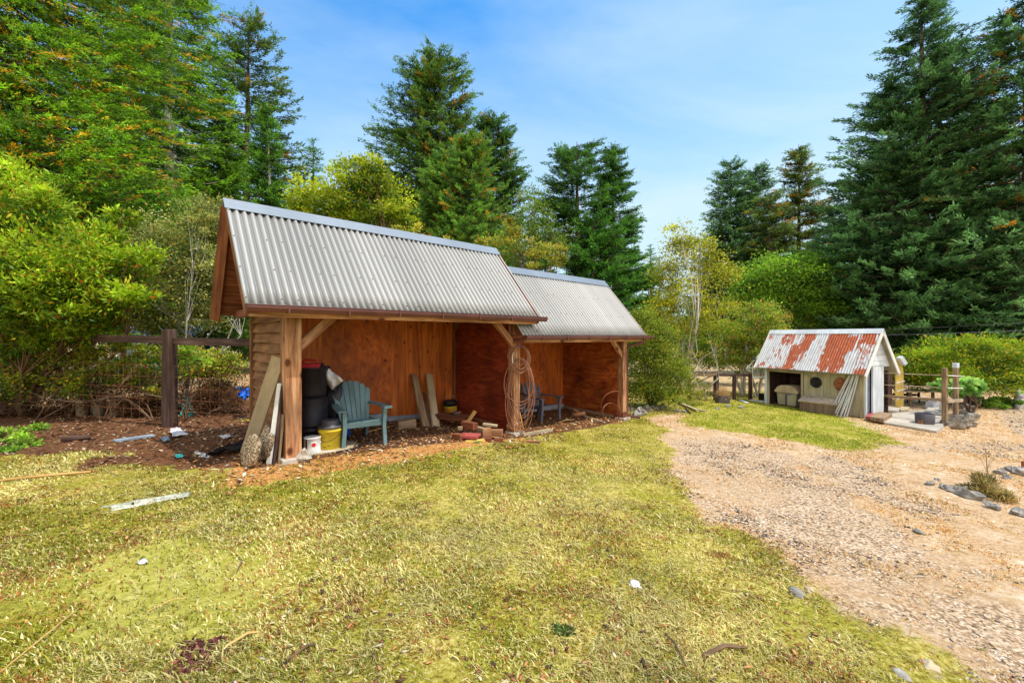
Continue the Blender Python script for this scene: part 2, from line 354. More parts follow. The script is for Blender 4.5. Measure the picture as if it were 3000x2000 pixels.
def leafy(name, label, base, clumps, seed, n=9000, leaf=.09, dark=(.04,.09,.012), light=(.20,.30,.03), red=0., redc=(.45,.12,.02), yel=0., yelc=(.5,.38,.03), stems=None, bark=TWIG, stem_r=.03, cat='shrub', group=None, spread=.33, limb=True, wide=.5, updir=.2, hang=0., cname='foliage', limbname='stems', gaussian=True, twigs=0):
    """clumps: list of (x,y,z,rx,ry,rz) in world"""
    rs = np.random.RandomState(seed); base = A(base, float); T = thing(name, label, cat, base, group)
    cl = A(clumps, float); w = (cl[:,3]*cl[:,4]*cl[:,5])**(.62); w /= w.sum()
    C=[]; K=[]; tb = MB(); Dd=[]
    st = [base] if stems is None else [A(s_, float) for s_ in stems]
    for k, (x,y,z,rx,ry,rz) in enumerate(cl):
        m = int(n*w[k])
        nsub = max(6, int(m/95)); d = norm(rs.randn(nsub,3))*(rs.rand(nsub,1)**.42); sub = A([x,y,z])+d*A([rx,ry,rz])
        sr = spread*min(rx,ry,rz)*(.5+.7*rs.rand(nsub,1)) if gaussian else spread
        idx = rs.randint(0, nsub, m); off = rs.randn(m,3)*sr[idx]*A([1,1,.6])
        c = sub[idx]+off; C.append(c)
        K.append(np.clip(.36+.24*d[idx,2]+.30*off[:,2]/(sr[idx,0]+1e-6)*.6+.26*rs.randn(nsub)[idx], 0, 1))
        Dd.append(norm(c-A([x,y,z-rz*.3]))*.6+rs.randn(m,3)*.7+A([0,0,updir-hang]))
        if limb:
            s0 = st[rs.randint(len(st))]; e = A([x,y,z]); mid = s0*.45+e*.55+rs.randn(3)*A([.12,.12,.05])*np.linalg.norm(e-s0); mid[2] = max(mid[2], s0[2]+.1)
            pth = smoothpath([s0+A([0,0,-.05]), (s0+mid)/2+A([0,0,.08])*np.linalg.norm(e-s0), mid, e+A([0,0,rz*.3])], 9)
            tb.tube(pth, list(np.linspace(stem_r, stem_r*.25, 9)), 6)
            for q in range(min(twigs or 6, nsub)):
                a = pth[rs.randint(4, 9)]; b = sub[rs.randint(nsub)]
                tb.tube([a, (a+b)/2+rs.randn(3)*.05*np.linalg.norm(b-a), b], [stem_r*.35, stem_r*.22, stem_r*.1], 4, cap=False)
    C = np.concatenate(C); K = np.concatenate(K); D = np.concatenate(Dd)
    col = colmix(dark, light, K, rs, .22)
    if yel: o = rs.rand(len(C)) < yel; col[o] = A(yelc)*(.6+.6*rs.rand(o.sum(),1))
    if red: o = (rs.rand(len(C)) < red); col[o] = A(redc)*(.6+.6*rs.rand(o.sum(),1))
    gl = gz(C[:,0], C[:,1]); C[:,2] = np.maximum(C[:,2], gl+.02)
    S = leaf*(.6+.7*rs.rand(len(C)))
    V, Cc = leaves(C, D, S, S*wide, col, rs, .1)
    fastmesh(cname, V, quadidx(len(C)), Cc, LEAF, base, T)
    if tb.n: tb.build(limbname, bark, T, smooth=True)
    return T
# ------------------------------------------------------------------ camera, sun, sky
cam = bpy.data.cameras.new('camera'); co = bpy.data.objects.new('camera', cam); COL.objects.link(co); sc.camera = co
cam.sensor_width = 36; cam.lens = 36*F/3000; cam.shift_y = -15/3000; cam.clip_start = .05; cam.clip_end = 2000
co.location = (0, 0, EYE); co.rotation_euler = (PI/2, 0, 0)
SUN_EL, SUN_AZ = math.radians(66), A([.93, -.37])      # horizontal direction towards the sun
sd_ = Vector((SUN_AZ[0]*math.cos(SUN_EL), SUN_AZ[1]*math.cos(SUN_EL), math.sin(SUN_EL))).normalized()
sl = bpy.data.lights.new('sun', 'SUN'); sl.energy = 4.3; sl.angle = math.radians(.5); sl.color = (1, .94, .84)
so = bpy.data.objects.new('sun', sl); COL.objects.link(so); so.rotation_euler = sd_.to_track_quat('Z', 'Y').to_euler(); so.location = (10, -5, 30)
w = bpy.data.worlds.new('World'); sc.world = w; w.use_nodes = True
n = w.node_tree.nodes; l = w.node_tree.links; n.clear()
out = n.new('ShaderNodeOutputWorld'); bg = n.new('ShaderNodeBackground'); l.new(bg.outputs[0], out.inputs[0])
sky = n.new('ShaderNodeTexSky'); sky.sky_type = 'NISHITA'; sky.sun_disc = False; sky.sun_elevation = SUN_EL
sky.sun_rotation = math.atan2(SUN_AZ[0], SUN_AZ[1]); sky.air_density = 1.0; sky.dust_density = .6; sky.ozone_density = 2.
hs = n.new('ShaderNodeHueSaturation'); hs.inputs['Saturation'].default_value = 1.30; hs.inputs['Value'].default_value = 1.75
l.new(sky.outputs[0], hs.inputs['Color'])
tc = n.new('ShaderNodeTexCoord'); mp = n.new('ShaderNodeMapping'); mp.inputs['Scale'].default_value = (.8, .8, 2.0); mp.inputs['Rotation'].default_value = (.1, .25, .4)
l.new(tc.outputs['Generated'], mp.inputs[0])
cn = n.new('ShaderNodeTexNoise'); cn.inputs['Scale'].default_value = 1.5; cn.inputs['Detail'].default_value = 7; cn.inputs['Roughness'].default_value = .55; cn.inputs['Distortion'].default_value = .6
l.new(mp.outputs[0], cn.inputs[0])
cr = n.new('ShaderNodeValToRGB'); cr.color_ramp.elements[0].position = .36; cr.color_ramp.elements[1].position = .74
cr.color_ramp.elements[0].color = (0,0,0,1); cr.color_ramp.elements[1].color = (.85,.85,.85,1); l.new(cn.outputs[0], cr.inputs[0])
# whiter haze low down
sx = n.new('ShaderNodeSeparateXYZ'); l.new(tc.outputs['Generated'], sx.inputs[0])
mr = n.new('ShaderNodeMapRange'); mr.inputs[1].default_value = .05; mr.inputs[2].default_value = .66; mr.inputs[3].default_value = .78; mr.inputs[4].default_value = 0.
l.new(sx.outputs[2], mr.inputs[0])
ad = n.new('ShaderNodeMath'); ad.operation = 'ADD'; ad.use_clamp = True
ml = n.new('ShaderNodeMath'); ml.operation = 'MULTIPLY'; ml.inputs[1].default_value = .62
l.new(cr.outputs[0], ml.inputs[0]); l.new(ml.outputs[0], ad.inputs[0]); l.new(mr.outputs[0], ad.inputs[1])
tn = n.new('ShaderNodeMix'); tn.data_type = 'RGBA'; tn.blend_type = 'MULTIPLY'; tn.inputs[0].default_value = 1; l.new(hs.outputs[0], tn.inputs[6]); tn.inputs[7].default_value = (.42, 1.24, 1.40, 1)
mx = n.new('ShaderNodeMix'); mx.data_type = 'RGBA'; l.new(ad.outputs[0], mx.inputs[0]); l.new(tn.outputs[2], mx.inputs[6]); mx.inputs[7].default_value = (5.9, 7.5, 8.3, 1)
mb_ = n.new('ShaderNodeMapRange'); mb_.inputs[1].default_value = .15; mb_.inputs[2].default_value = -.55; mb_.inputs[3].default_value = 0; mb_.inputs[4].default_value = 1; l.new(sx.outputs[1], mb_.inputs[0])
bm = n.new('ShaderNodeMix'); bm.data_type = 'RGBA'; l.new(mb_.outputs[0], bm.inputs[0]); l.new(mx.outputs[2], bm.inputs[6]); bm.inputs[7].default_value = (11.5, 11.0, 10.4, 1)   # added glow in the unseen sky behind the camera, brightens the open shed
l.new(bm.outputs[2], bg.inputs[0]); bg.inputs[1].default_value = .125
sc.view_settings.view_transform = 'Standard'; sc.view_settings.look = 'None'; sc.view_settings.exposure = 0; sc.view_settings.gamma = 1
try: sc.cycles.use_denoising = True; sc.cycles.denoiser = 'OPENIMAGEDENOISE'; sc.cycles.max_bounces = 8; sc.cycles.diffuse_bounces = 4; sc.cycles.transmission_bounces = 4; sc.cycles.sample_clamp_indirect = 4
except Exception: pass

# ------------------------------------------------------------------ ground
def W(pxs): return [tuple(G(x, y)[:2]) for x, y in pxs]
P1 = A([-2.955, 5.68]); U = A([.7365, .6765]); Bk = A([-.6765, .7365])
def S2(a, w): return P1+a*U+w*Bk
def S(a, w, z): q = S2(a, w); return A([q[0], q[1], z])
def SG(a, w, dz=0): q = S2(a, w); return gp(q[0], q[1], dz)
RS = A([[U[0],Bk[0],0],[U[1],Bk[1],0],[0,0,1.]])
dirt_left = W([(-400,1240),(0,1215),(480,1150),(745,1150),(830,1345),(700,1385),(520,1382),(400,1350),(250,1345),(100,1330),(-400,1370)])
dirt_shed = [tuple(S2(a_, w_)) for a_, w_ in ((-.5,-.12),(2,-.15),(4,-.3),(6.2,-.35),(7.9,-.05),(7.9,2.3),(-.3,2.3))]
chipstrip = [tuple(S2(a_, w_)) for a_, w_ in ((-.9,-.65),(.6,-.75),(1.7,-.62),(3.2,-.42),(4.4,-.25),(4.4,.2),(-.6,.3))]
dry = W([(1900,1226),(1955,1260),(1965,1330),(1950,1385),(2040,1490),(2230,1610),(2500,1770),(2700,1890),(2890,2010)])+[(14,-2),(40,-2),(60,60),(24,26),(12.5,20)]+W([(2640,1300),(2570,1316),(2450,1318),(2330,1290),(2200,1272),(2060,1258),(1990,1235),(2000,1205)])
gravel = W([(1985,1290),(1965,1370),(2050,1470),(2240,1590),(2500,1750),(2700,1870),(2900,2010)])+[(8,1)]+W([(3000,1800),(2700,1560),(2480,1450),(2300,1330),(2120,1275)])
worn = W([(540,1560),(700,1620),(740,1730),(620,1850),(420,1930),(200,1900),(140,1760),(260,1640),(400,1590)])
gravel2 = W([(2430,1330),(2300,1345),(2360,1390),(2560,1470),(2690,1530),(2760,1500),(2600,1420)])
track = W([(2560,1300),(2700,1330),(3100,1330),(3100,1300),(2800,1290)])
road = W([(2915,1205),(2960,1260),(3010,1290),(3400,1330),(3400,1180),(3100,1168),(2980,1170)])
pen = W([(2600,1215),(2720,1262),(2790,1240),(2810,1160),(2640,1160)])
leftmeadow = [(-60,8.2),(-5.6,8.8),(-4.5,10.5),(-4,60),(-60,60)]
def masks(x, y):
    e = (fbm(x*1.7, y*1.7, 3)-.5)*1.0+(fbm(x*7, y*7, 9)-.5)*.4
    m = {}
    m['dirt'] = np.maximum(sstep(.12, -.12, sdpoly(x, y, dirt_left)+e*1.1), sstep(.08, -.08, sdpoly(x, y, dirt_shed)+e*.18))
    m['chip'] = sstep(.2, -.15, sdpoly(x, y, chipstrip)+e*.3)
    m['dry'] = sstep(.25, -.25, sdpoly(x, y, dry)+e*.6)
    g = sstep(.5, -.4, sdpoly(x, y, gravel)+e*1.0); g = g*(.50+.36*sstep(.35, .6, fbm(x*.9-y*.5, y*1.1+x*.3, 5)))
    g2 = sstep(.4, -.3, sdpoly(x, y, gravel2)+e)*.8
    m['grav'] = np.maximum.reduce([g, g2, sstep(.3, -.3, sdpoly(x, y, track)+e*1.2)*.6, sstep(.15, -.15, sdpoly(x, y, road)+e*.3), sstep(.2,-.2, sdpoly(x, y, pen)+e*.3)*.9])
    m['dry'] = np.maximum(m['dry'], sstep(.3, -.6, sdpoly(x, y, leftmeadow)+e)*.95)
    m['dry'] = np.maximum(m['dry'], sstep(16., 20., y+e*2)*.6)
    return m
def axis(a, b, step, far):
    c = list(np.arange(a, b+1e-6, step)); q = step; x = c[-1]; r = []
    while x < far: q *= 1.25; x += q; r.append(x)
    q = step; x = c[0]; lft = []
    while x > -far: q *= 1.25; x -= q; lft.append(x)
    return A(lft[::-1]+c+r)
xs = axis(-9, 14, .1, 500); ys = axis(.8, 19, .1, 500)
X, Y = np.meshgrid(xs, ys); xf = X.ravel(); yf = Y.ravel(); m = masks(xf, yf)
near = np.exp(-((xf-1)**2+(yf-6)**2)/300)
shed_in = sstep(.1, -.1, sdpoly(xf, yf, dirt_shed))
zf = gz(xf, yf)+near*((fbm(xf*1.3, yf*1.3, 21)-.5)*.05+(fbm(xf*6, yf*6, 22)-.5)*.03)*(1-.5*shed_in)
far_ = np.hypot(xf, yf-10); zf = zf+sstep(60, 300, far_)*8*fbm(xf*.01, yf*.01, 4)
V = np.stack([xf, yf, zf], 1); ny, nx = X.shape
i = (np.arange(ny-1)[:,None]*nx+np.arange(nx-1)[None]).ravel(); Q = np.stack([i, i+1, i+nx+1, i+nx], 1)
gm, n, l = nt('ground_soil_grass_and_gravel')
out = n.new('ShaderNodeOutputMaterial'); b = n.new('ShaderNodeBsdfPrincipled'); l.new(b.outputs[0], out.inputs[0]); b.inputs['Roughness'].default_value = .95; b.inputs['Specular IOR Level'].default_value = .15
at = n.new('ShaderNodeAttribute'); at.attribute_name = 'gc'; ac = n.new('ShaderNodeAttribute'); ac.attribute_name = 'Col'
at2 = n.new('ShaderNodeAttribute'); at2.attribute_name = 'chip'
def noi(scale, detail=6, rough=.6, dist=0):
    q = n.new('ShaderNodeTexNoise'); q.inputs['Scale'].default_value = scale; q.inputs['Detail'].default_value = detail; q.inputs['Roughness'].default_value = rough; q.inputs['Distortion'].default_value = dist
    l.new(at.outputs['Vector'], q.inputs['Vector']); return q.outputs['Fac']
def rr(src, cols, lo, hi): r = ramp(n, cols, lo, hi); l.new(src, r.inputs[0]); return r.outputs[0]
def mixc(f, a_, b_, bt='MIX'):
    q = n.new('ShaderNodeMix'); q.data_type = 'RGBA'; q.blend_type = bt
    if isinstance(f, (int,float)): q.inputs[0].default_value = f
    else: l.new(f, q.inputs[0])
    for s_, v_ in ((6, a_), (7, b_)):
        if isinstance(v_, tuple): q.inputs[s_].default_value = (*v_, 1)
        else: l.new(v_, q.inputs[s_])
    return q.outputs[2]
nf = noi(28, 8, .7); nb_ = noi(2.2, 5); nm_ = noi(9, 6, .65)
lawn = mixc(rr(nb_, [(0,0,0),(1,1,1)], .42, .62), rr(nf, [(.07,.05,.008),(.28,.25,.022),(.52,.45,.08)], .32, .66), rr(nf, [(.16,.07,.018),(.42,.33,.05),(.70,.59,.22)], .32, .64))
dryc = mixc(rr(nb_, [(0,0,0),(1,1,1)], .44, .6), rr(nf, [(.29,.15,.07),(.54,.35,.19),(.70,.53,.36)], .3, .68), rr(nm_, [(.31,.18,.08),(.58,.40,.23),(.74,.59,.43)], .3, .66))
vor = n.new('ShaderNodeTexVoronoi'); vor.inputs['Scale'].default_value = 42; l.new(at.outputs['Vector'], vor.inputs['Vector'])
vr = n.new('ShaderNodeSeparateColor'); l.new(vor.outputs['Color'], vr.inputs[0])
grv = rr(vr.outputs[0], [(.20,.13,.08),(.58,.40,.25),(.70,.51,.33),(.76,.62,.46)], 0, 1)
vd = rr(vor.outputs['Distance'], [(1,1,1),(.55,.5,.45)], .35, .75); grv = mixc(1., grv, vd, 'MULTIPLY')
dirtc = mixc(rr(nm_, [(0,0,0),(1,1,1)], .4, .62), rr(nf, [(.035,.014,.007),(.11,.048,.022),(.22,.105,.05)], .3, .68), rr(nf, [(.07,.028,.012),(.18,.075,.032),(.32,.16,.08)], .3, .7))
chipc = rr(nf, [(.20,.07,.02),(.50,.22,.06),(.74,.44,.18)], .32, .66)
sp = n.new('ShaderNodeSeparateColor'); l.new(ac.outputs['Color'], sp.inputs[0])
def edge(src):       # break the mask up with fine noise
    a_ = n.new('ShaderNodeMath'); a_.operation = 'ADD'; l.new(src, a_.inputs[0]); l.new(nm_, a_.inputs[1])
    r_ = n.new('ShaderNodeMapRange'); r_.interpolation_type = 'SMOOTHSTEP'; r_.inputs[1].default_value = .82; r_.inputs[2].default_value = 1.18; l.new(a_.outputs[0], r_.inputs[0]); return r_.outputs[0]
at3 = n.new('ShaderNodeAttribute'); at3.attribute_name = 'worn'
lawn = mixc(at3.outputs['Fac'], lawn, rr(nm_, [(.30,.30,.04),(.46,.45,.08),(.58,.54,.15)], .3, .7))
c = mixc(edge(sp.outputs[2]), lawn, dryc); c = mixc(edge(sp.outputs[1]), c, grv); 
c = mixc(edge(at2.outputs['Fac']), c, chipc); c = mixc(edge(sp.outputs[0]), c, dirtc)
l.new(c, b.inputs['Base Color'])
bp = n.new('ShaderNodeBump'); bp.inputs['Strength'].default_value = .8; bp.inputs['Distance'].default_value = .03; l.new(nf, bp.inputs['Height']); l.new(bp.outputs[0], b.inputs['Normal'])
ground = fastmesh('ground', V, Q, np.stack([m['dirt'], m['grav'], m['dry']], 1), gm, (0,0,0), GC=V, smooth=True)
a_ = ground.data.attributes.new('chip', 'FLOAT', 'POINT'); a_.data.foreach_set('value', m['chip'].astype(np.float32))
a_ = ground.data.attributes.new('worn', 'FLOAT', 'POINT'); a_.data.foreach_set('value', (sstep(.15, -.2, sdpoly(xf, yf, worn)+(fbm(xf*3, yf*3, 91)-.5)*.9)*.55).astype(np.float32))
tag(ground, 'sloping yard of yellow-green lawn, tan dry grass and bare soil around the sheds', 'ground', kind='structure')

# ------------------------------------------------------------------ grass blades, gravel, litter
def sampleXY(rs, n_, y0, y1, t0=-1.32, t1=1.36):
    Yv = y0*np.exp(rs.rand(n_)*math.log(y1/y0)); return (t0+(t1-t0)*rs.rand(n_))*Yv, Yv
rs = np.random.RandomState(11)
gx, gy = sampleXY(rs, 900000, 1.75, 19)
mk = masks(gx, gy)
clump = fbm(gx*2.2, gy*2.2, 31); cl2 = fbm(gx*9, gy*9, 33)
prob = np.clip(.35+1.1*(cl2-.3)+.4*(clump-.4), .08, 1)
patch = sstep(.15, -.2, sdpoly(gx, gy, worn)+(fbm(gx*3, gy*3, 91)-.5)*.6)
prob *= (1-patch*.80)*(1-mk['dirt']*.985)*(1-mk['chip']*.8)*(1-mk['grav']*.93)*(1-mk['dry']*.45)
keep = rs.rand(len(gx)) < prob
gx, gy, clump, cl2 = gx[keep], gy[keep], clump[keep], cl2[keep]; mk = {k: v[keep] for k, v in mk.items()}
N = len(gx); z = gz(gx, gy)+.0
dist = gy
tall = rs.rand(N) < .020*(clump > .5)+.006
h = (.007+.018*rs.rand(N)+.014*(cl2-.5))*(1-.45*mk['dry'])+tall*(.008+.022*rs.rand(N)); h *= 1+.02*dist
wd = (.0014+.0013*rs.rand(N))*(1+.34*dist)*(1+.25*mk['dry'])
az = rs.rand(N)*2*PI; lean = (.5+1.5*rs.rand(N)+tall*1.2)*h; flow = 2.2+3*fbm(gx*.7, gy*.7, 55)
dx = np.cos(az)*.8+np.cos(flow)*.4; dy = np.sin(az)*.8+np.sin(flow)*.4
sx_, sy_ = -np.sin(az+rs.randn(N)*.6), np.cos(az+rs.randn(N)*.6)
V = np.empty((N,5,3))
V[:,0] = np.stack([gx-sx_*wd, gy-sy_*wd, z-.004], 1); V[:,1] = np.stack([gx+sx_*wd, gy+sy_*wd, z-.004], 1)
mxp = gx+dx*lean*.35; myp = gy+dy*lean*.35; zm = z+h*.6
V[:,2] = np.stack([mxp+sx_*wd*.8, myp+sy_*wd*.8, zm], 1); V[:,3] = np.stack([mxp-sx_*wd*.8, myp-sy_*wd*.8, zm], 1)
V[:,4] = np.stack([gx+dx*lean, gy+dy*lean, z+h*(.75+.3*rs.rand(N))], 1)
st = np.clip(rs.rand(N)*.75+(fbm(gx*1.1, gy*1.1, 77)-.5)*1.5+.30*np.exp(-((gx-.5)/1.6)**2)*np.exp(-((gy-3)/4.)**2)-.10, 0, 1)
g1 = A([.15,.17,.010]); g2 = A([.44,.42,.040]); straw = A([.88,.76,.40]); brn = A([.30,.14,.035])
t = rs.rand(N,1); col = g1*(1-t)+g2*t
k = (st > .42)[:,None]; col = np.where(k, g2*.45+straw*.55*(.75+.5*rs.rand(N,1)), col)
k = ((rs.rand(N) < .10+.22*(clump < .42)))[:,None]; col = np.where(k, A([.46,.17,.045])*(.4+.9*rs.rand(N,1)), col)
k = (rs.rand(N) < .05)[:,None]; col = np.where(k, straw*1.15, col)
dk = (rs.rand(N) < mk['dry']*.9)[:,None]; dcol = A([.74,.46,.18])*(.55+.7*rs.rand(N,1)); col = np.where(dk, dcol, col)
green = sstep(.3, -.3, sdpoly(gx, gy, W([(2010,1185),(2230,1165),(2530,1230),(2600,1262),(2560,1312),(2440,1316),(2230,1272),(2020,1250)])))
col = np.where((rs.rand(N) < green*.92)[:,None], A([.36,.44,.035])*(.6+.8*rs.rand(N,1)), col)
gi = np.arange(N)[:,None]*5
fastmesh('grass', V.reshape(-1,3), gi+A([[0,1,2,3]]), np.repeat(np.clip(col,0,1), 5, 0), GRASSM, (0,0,0), tris=gi+A([[3,2,4]]))
tag(bpy.data.objects['grass'], 'short yellow-green and straw coloured grass covering the yard', 'grass', kind='stuff')

def scatter(name, n_, x, y, r, cols, flat, rs, mat, zoff=0., aspect=1., tilt=.35):
    """small six sided lumps / slivers"""
    k = len(x); base = A([[1,0,0],[.35,.9,0],[-.75,.65,0],[-.9,-.5,0],[.2,-1,0],[0,0,1.],[0,0,-1.]])
    Vv = base[None]*(1+.35*rs.randn(k,7,1)*.6)*r[:,None,None]; Vv[:,:,0] *= aspect; Vv[:,:,2] *= flat
    tx = rs.randn(k)*tilt; az = rs.rand(k)*2*PI; c_, s_ = np.cos(tx)[:,None], np.sin(tx)[:,None]
    xx, zz = Vv[:,:,0]*c_-Vv[:,:,2]*s_, Vv[:,:,0]*s_+Vv[:,:,2]*c_
    c2, s2 = np.cos(az)[:,None], np.sin(az)[:,None]; X_, Y_ = xx*c2-Vv[:,:,1]*s2, xx*s2+Vv[:,:,1]*c2
    Vv = np.stack([X_+x[:,None], Y_+y[:,None], zz+(gz(x, y)+zoff)[:,None]+(r*flat*.3)[:,None]], 2)
    tr = A([[0,1,5],[1,2,5],[2,3,5],[3,4,5],[4,0,5],[1,0,6],[2,1,6],[3,2,6],[4,3,6],[0,4,6]])
    T_ = (np.arange(k)[:,None,None]*7+tr[None]).reshape(-1,3)
    V_ = Vv.reshape(-1,3)
    return fastmesh(name, V_, np.zeros((0,4), int), np.repeat(cols, 7, 0), mat, (0,0,0), tris=T_, GC=V_)
def palette(ps, k, rs, v=.25): ps = A(ps); return np.clip(ps[rs.randint(len(ps), size=k)]*(1+v*rs.randn(k,1)), .01, 1)
rs = np.random.RandomState(5)
x, y = sampleXY(rs, 150000, 1.75, 17, .1, 1.5); mk = masks(x, y); kp = rs.rand(len(x)) < np.clip(mk['grav']-mk['dirt'],0,1)*(.15+.8*sstep(.4,.62,fbm(x*3,y*3,8))); x, y = x[kp], y[kp]
r = (.004+.010*rs.rand(len(x))**2.2)*(1+.10*y)
tag(scatter('gravel', 0, x, y, r, palette([(.18,.15,.13),(.38,.32,.26),(.62,.48,.34),(.70,.52,.34),(.66,.58,.48),(.06,.055,.05),(.12,.10,.08),(.68,.42,.24),(.58,.42,.28)], len(x), rs), .45, rs, PEB), 'loose grey and tan gravel strewn over the drive', 'gravel', kind='stuff')
# wood chips and splinters
k = 5200; a1 = rs.rand(k)*8.8-1.0; w1 = -.95+rs.rand(k)**1.2*3.0; q = P1[None]+a1[:,None]*U+w1[:,None]*Bk; x, y = q[:,0], q[:,1]
kp = (rs.rand(k) < np.clip(1.15-abs(w1+.3)*.75, .18, 1)) & ~((w1 < -.3-.02*a1) & (rs.rand(k) < .62)) & ~((a1 > 5) & (w1 < -.25)); x, y = x[kp], y[kp]
r = .008+.022*rs.rand(len(x))**2
tag(scatter('wood_chips', 0, x, y, r, palette([(.60,.30,.08),(.74,.48,.2),(.42,.18,.05),(.22,.09,.03),(.80,.66,.45),(.5,.2,.06)], len(x), rs), .14, rs, CHIP, .012, 2.1), 'orange and pale wood chips scattered along the open front of the long shed', 'wood chips', kind='stuff')
k = 9000; x = -9+9*rs.rand(k); y = 3.8+6.0*rs.rand(k); mk = masks(x, y); kp = rs.rand(k) < mk['dirt']; x, y = x[kp], y[kp]
r = .012+.02*rs.rand(len(x))**2
tag(scatter('leaf_litter', 0, x, y, r, palette([(.20,.08,.03),(.12,.045,.02),(.32,.15,.07),(.42,.24,.12),(.08,.03,.02),(.5,.36,.24)], len(x), rs), .15, rs, CHIP, .01, 1.6), 'dry brown leaf litter under the bushes left of the long shed', 'leaf litter', kind='stuff')

# ------------------------------------------------------------------ the long open shed
shed = thing('open_shed', 'long open-fronted timber shed with two stepped corrugated metal roofs', 'shed', (*S2(0,0), 0))
WREAR = 2.05
EAVE1, EAVE2, RISE, RUN = 2.03, 1.665, 1.545, 1.35; WF, WR = -.35, 1.0; SL = RISE/RUN
def corr(a0, a1, ez, name, phase=0):
    """corrugated sheet following both slopes, as two parts"""
    pit = .0965; nn_ = int((a1-a0)/pit*8); aa = np.linspace(a0, a1, nn_+1)
    rz_ = lambda w_: ez+(RISE-(WR-w_)*SL if w_ <= WR else RISE-(w_-WR)*(RISE+.02)/(WREAR-WR)); SLR = (RISE+.02)/(WREAR-WR)
    nrm = A([-SL, 1.])/math.hypot(SL, 1)       # (w,z) outward normal of front slope (w decreasing side)
    for side in (0, 1):
        mb = MB(); w0, w1 = (WF, WR) if side == 0 else (WREAR, WR); ws = np.linspace(w0, w1, 7)
        V = []
        for w_ in ws:
            zz = rz_(w_)
            sheet = ((aa-a0)//.80) % 2
            off = .021*np.sin((aa-a0)/pit*2*PI)+.0015*np.sin(aa*3+w_*2)+.002*(((aa-a0) % .80) < .07)
            sgn = -1 if side == 0 else 1
            for q_, o_ in zip(aa, off):
                V.append(S(q_, w_+sgn*o_*abs(nrm[0])*1., zz+o_*nrm[1]))
        m_ = len(aa); f = [(r_*m_+c_, r_*m_+c_+1, (r_+1)*m_+c_+1, (r_+1)*m_+c_) for r_ in range(len(ws)-1) for c_ in range(m_-1)]
        gc = [[q_ if True else 0, w_*.3, 0] for w_ in ws for q_ in aa]
        rib_shade = .52+.48*sstep(-.75, .35, np.sin((aa-a0)/pit*2*PI)); rib_shade = np.tile(rib_shade, len(ws))[:,None]*A([[1,1,1.]])  # rib shading painted into the vertex colour: corrugation valleys darkened
        mb.add(V, f, gc, rib_shade)
        if side == 0:
            for w_ in (WF+.06, WF+.42, WF+.82, WR-.16):
                for k_ in range(int((a1-a0)/(pit*3))):
                    a_ = a0+pit*(3*k_+.25+((k_*7+int(w_*10)) % 2))
                    if a_ < a1-.05: mb.box(S(a_, w_-.014, rz_(w_)+.018), (.014,.010,.014), RS, col=(.22,.16,.14))
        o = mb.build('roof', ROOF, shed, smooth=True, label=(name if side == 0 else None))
        s_ = o.modifiers.new('thickness', 'SOLIDIFY'); s_.thickness = .002
    # ridge cap
    mb = MB(); e = .02; rz = ez+RISE
    for sg in (-1, 1):
        for (d0, d1, lift) in ((0, .075, .032), (.075, .15, .036)):
            s_l = SL if sg < 0 else SLR; pa = [S(a0-e, WR+sg*d0, rz-d0*s_l+lift), S(a1+e, WR+sg*d0, rz-d0*s_l+lift), S(a1+e, WR+sg*d1, rz-d1*s_l+lift-.004), S(a0-e, WR+sg*d1, rz-d1*s_l+lift-.004)]
            mb.add(pa, [(0,1,2,3)], [[q_, w_, 0] for q_, w_ in ((a0,0),(a1,0),(a1,.2),(a0,.2))])
    o = mb.build('ridge_cap', CAPM, shed); s_ = o.modifiers.new('thickness', 'SOLIDIFY'); s_.thickness = .008
    # sheathing and rafters under the sheet
    mb = MB()
    for sg, w0, s_l in ((1, WF+.02, SL), (-1, WREAR-.02, SLR)):
        at_ = math.atan(s_l); R = RS@A([[1,0,0],[0,math.cos(at_),-sg*math.sin(at_)],[0,sg*math.sin(at_),math.cos(at_)]])
        wl = abs(WR-w0); wc = (w0+WR)/2; zc = rz_(wc)-.055
        mb.box(S((a0+a1)/2, wc, zc), (a1-a0-.05, wl*math.hypot(1,s_l)-.02, .02), R)
    mb.build('roof_sheathing', REDW, shed)
    for a_ in (a0+.022, a1-.022):
        mb = MB()
        for sg, w0 in ((1, WF+.0), (-1, WREAR)):
            p_ = S(a_, w0, rz_(w0)-.10); q_ = S(a_, WR, ez+RISE-.10)
            mb.bar(p_, q_, .028, .15, (Bk[0]*-.5, Bk[1]*-.5, 1))
        mb.build('barge_board', REDW, shed, bevel=.004)
    n_r = int((a1-a0)/.6); mb = MB()
    for k_ in range(1, n_r):
        a_ = a0+(a1-a0)*k_/n_r
        mb.bar(S(a_, WF+.08, ez+.0+.08*SL-.13), S(a_, WR, ez+RISE-.13), .045, .10, (0,0,1)); mb.bar(S(a_, WREAR-.06, rz_(WREAR-.06)-.14), S(a_, WR, ez+RISE-.14), .045, .10, (0,0,1))
    mb.build('rafters', REDW, shed)
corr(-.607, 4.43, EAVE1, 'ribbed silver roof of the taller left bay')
corr(3.98, 8.53, EAVE2, 'ribbed silver roof of the lower right bay')
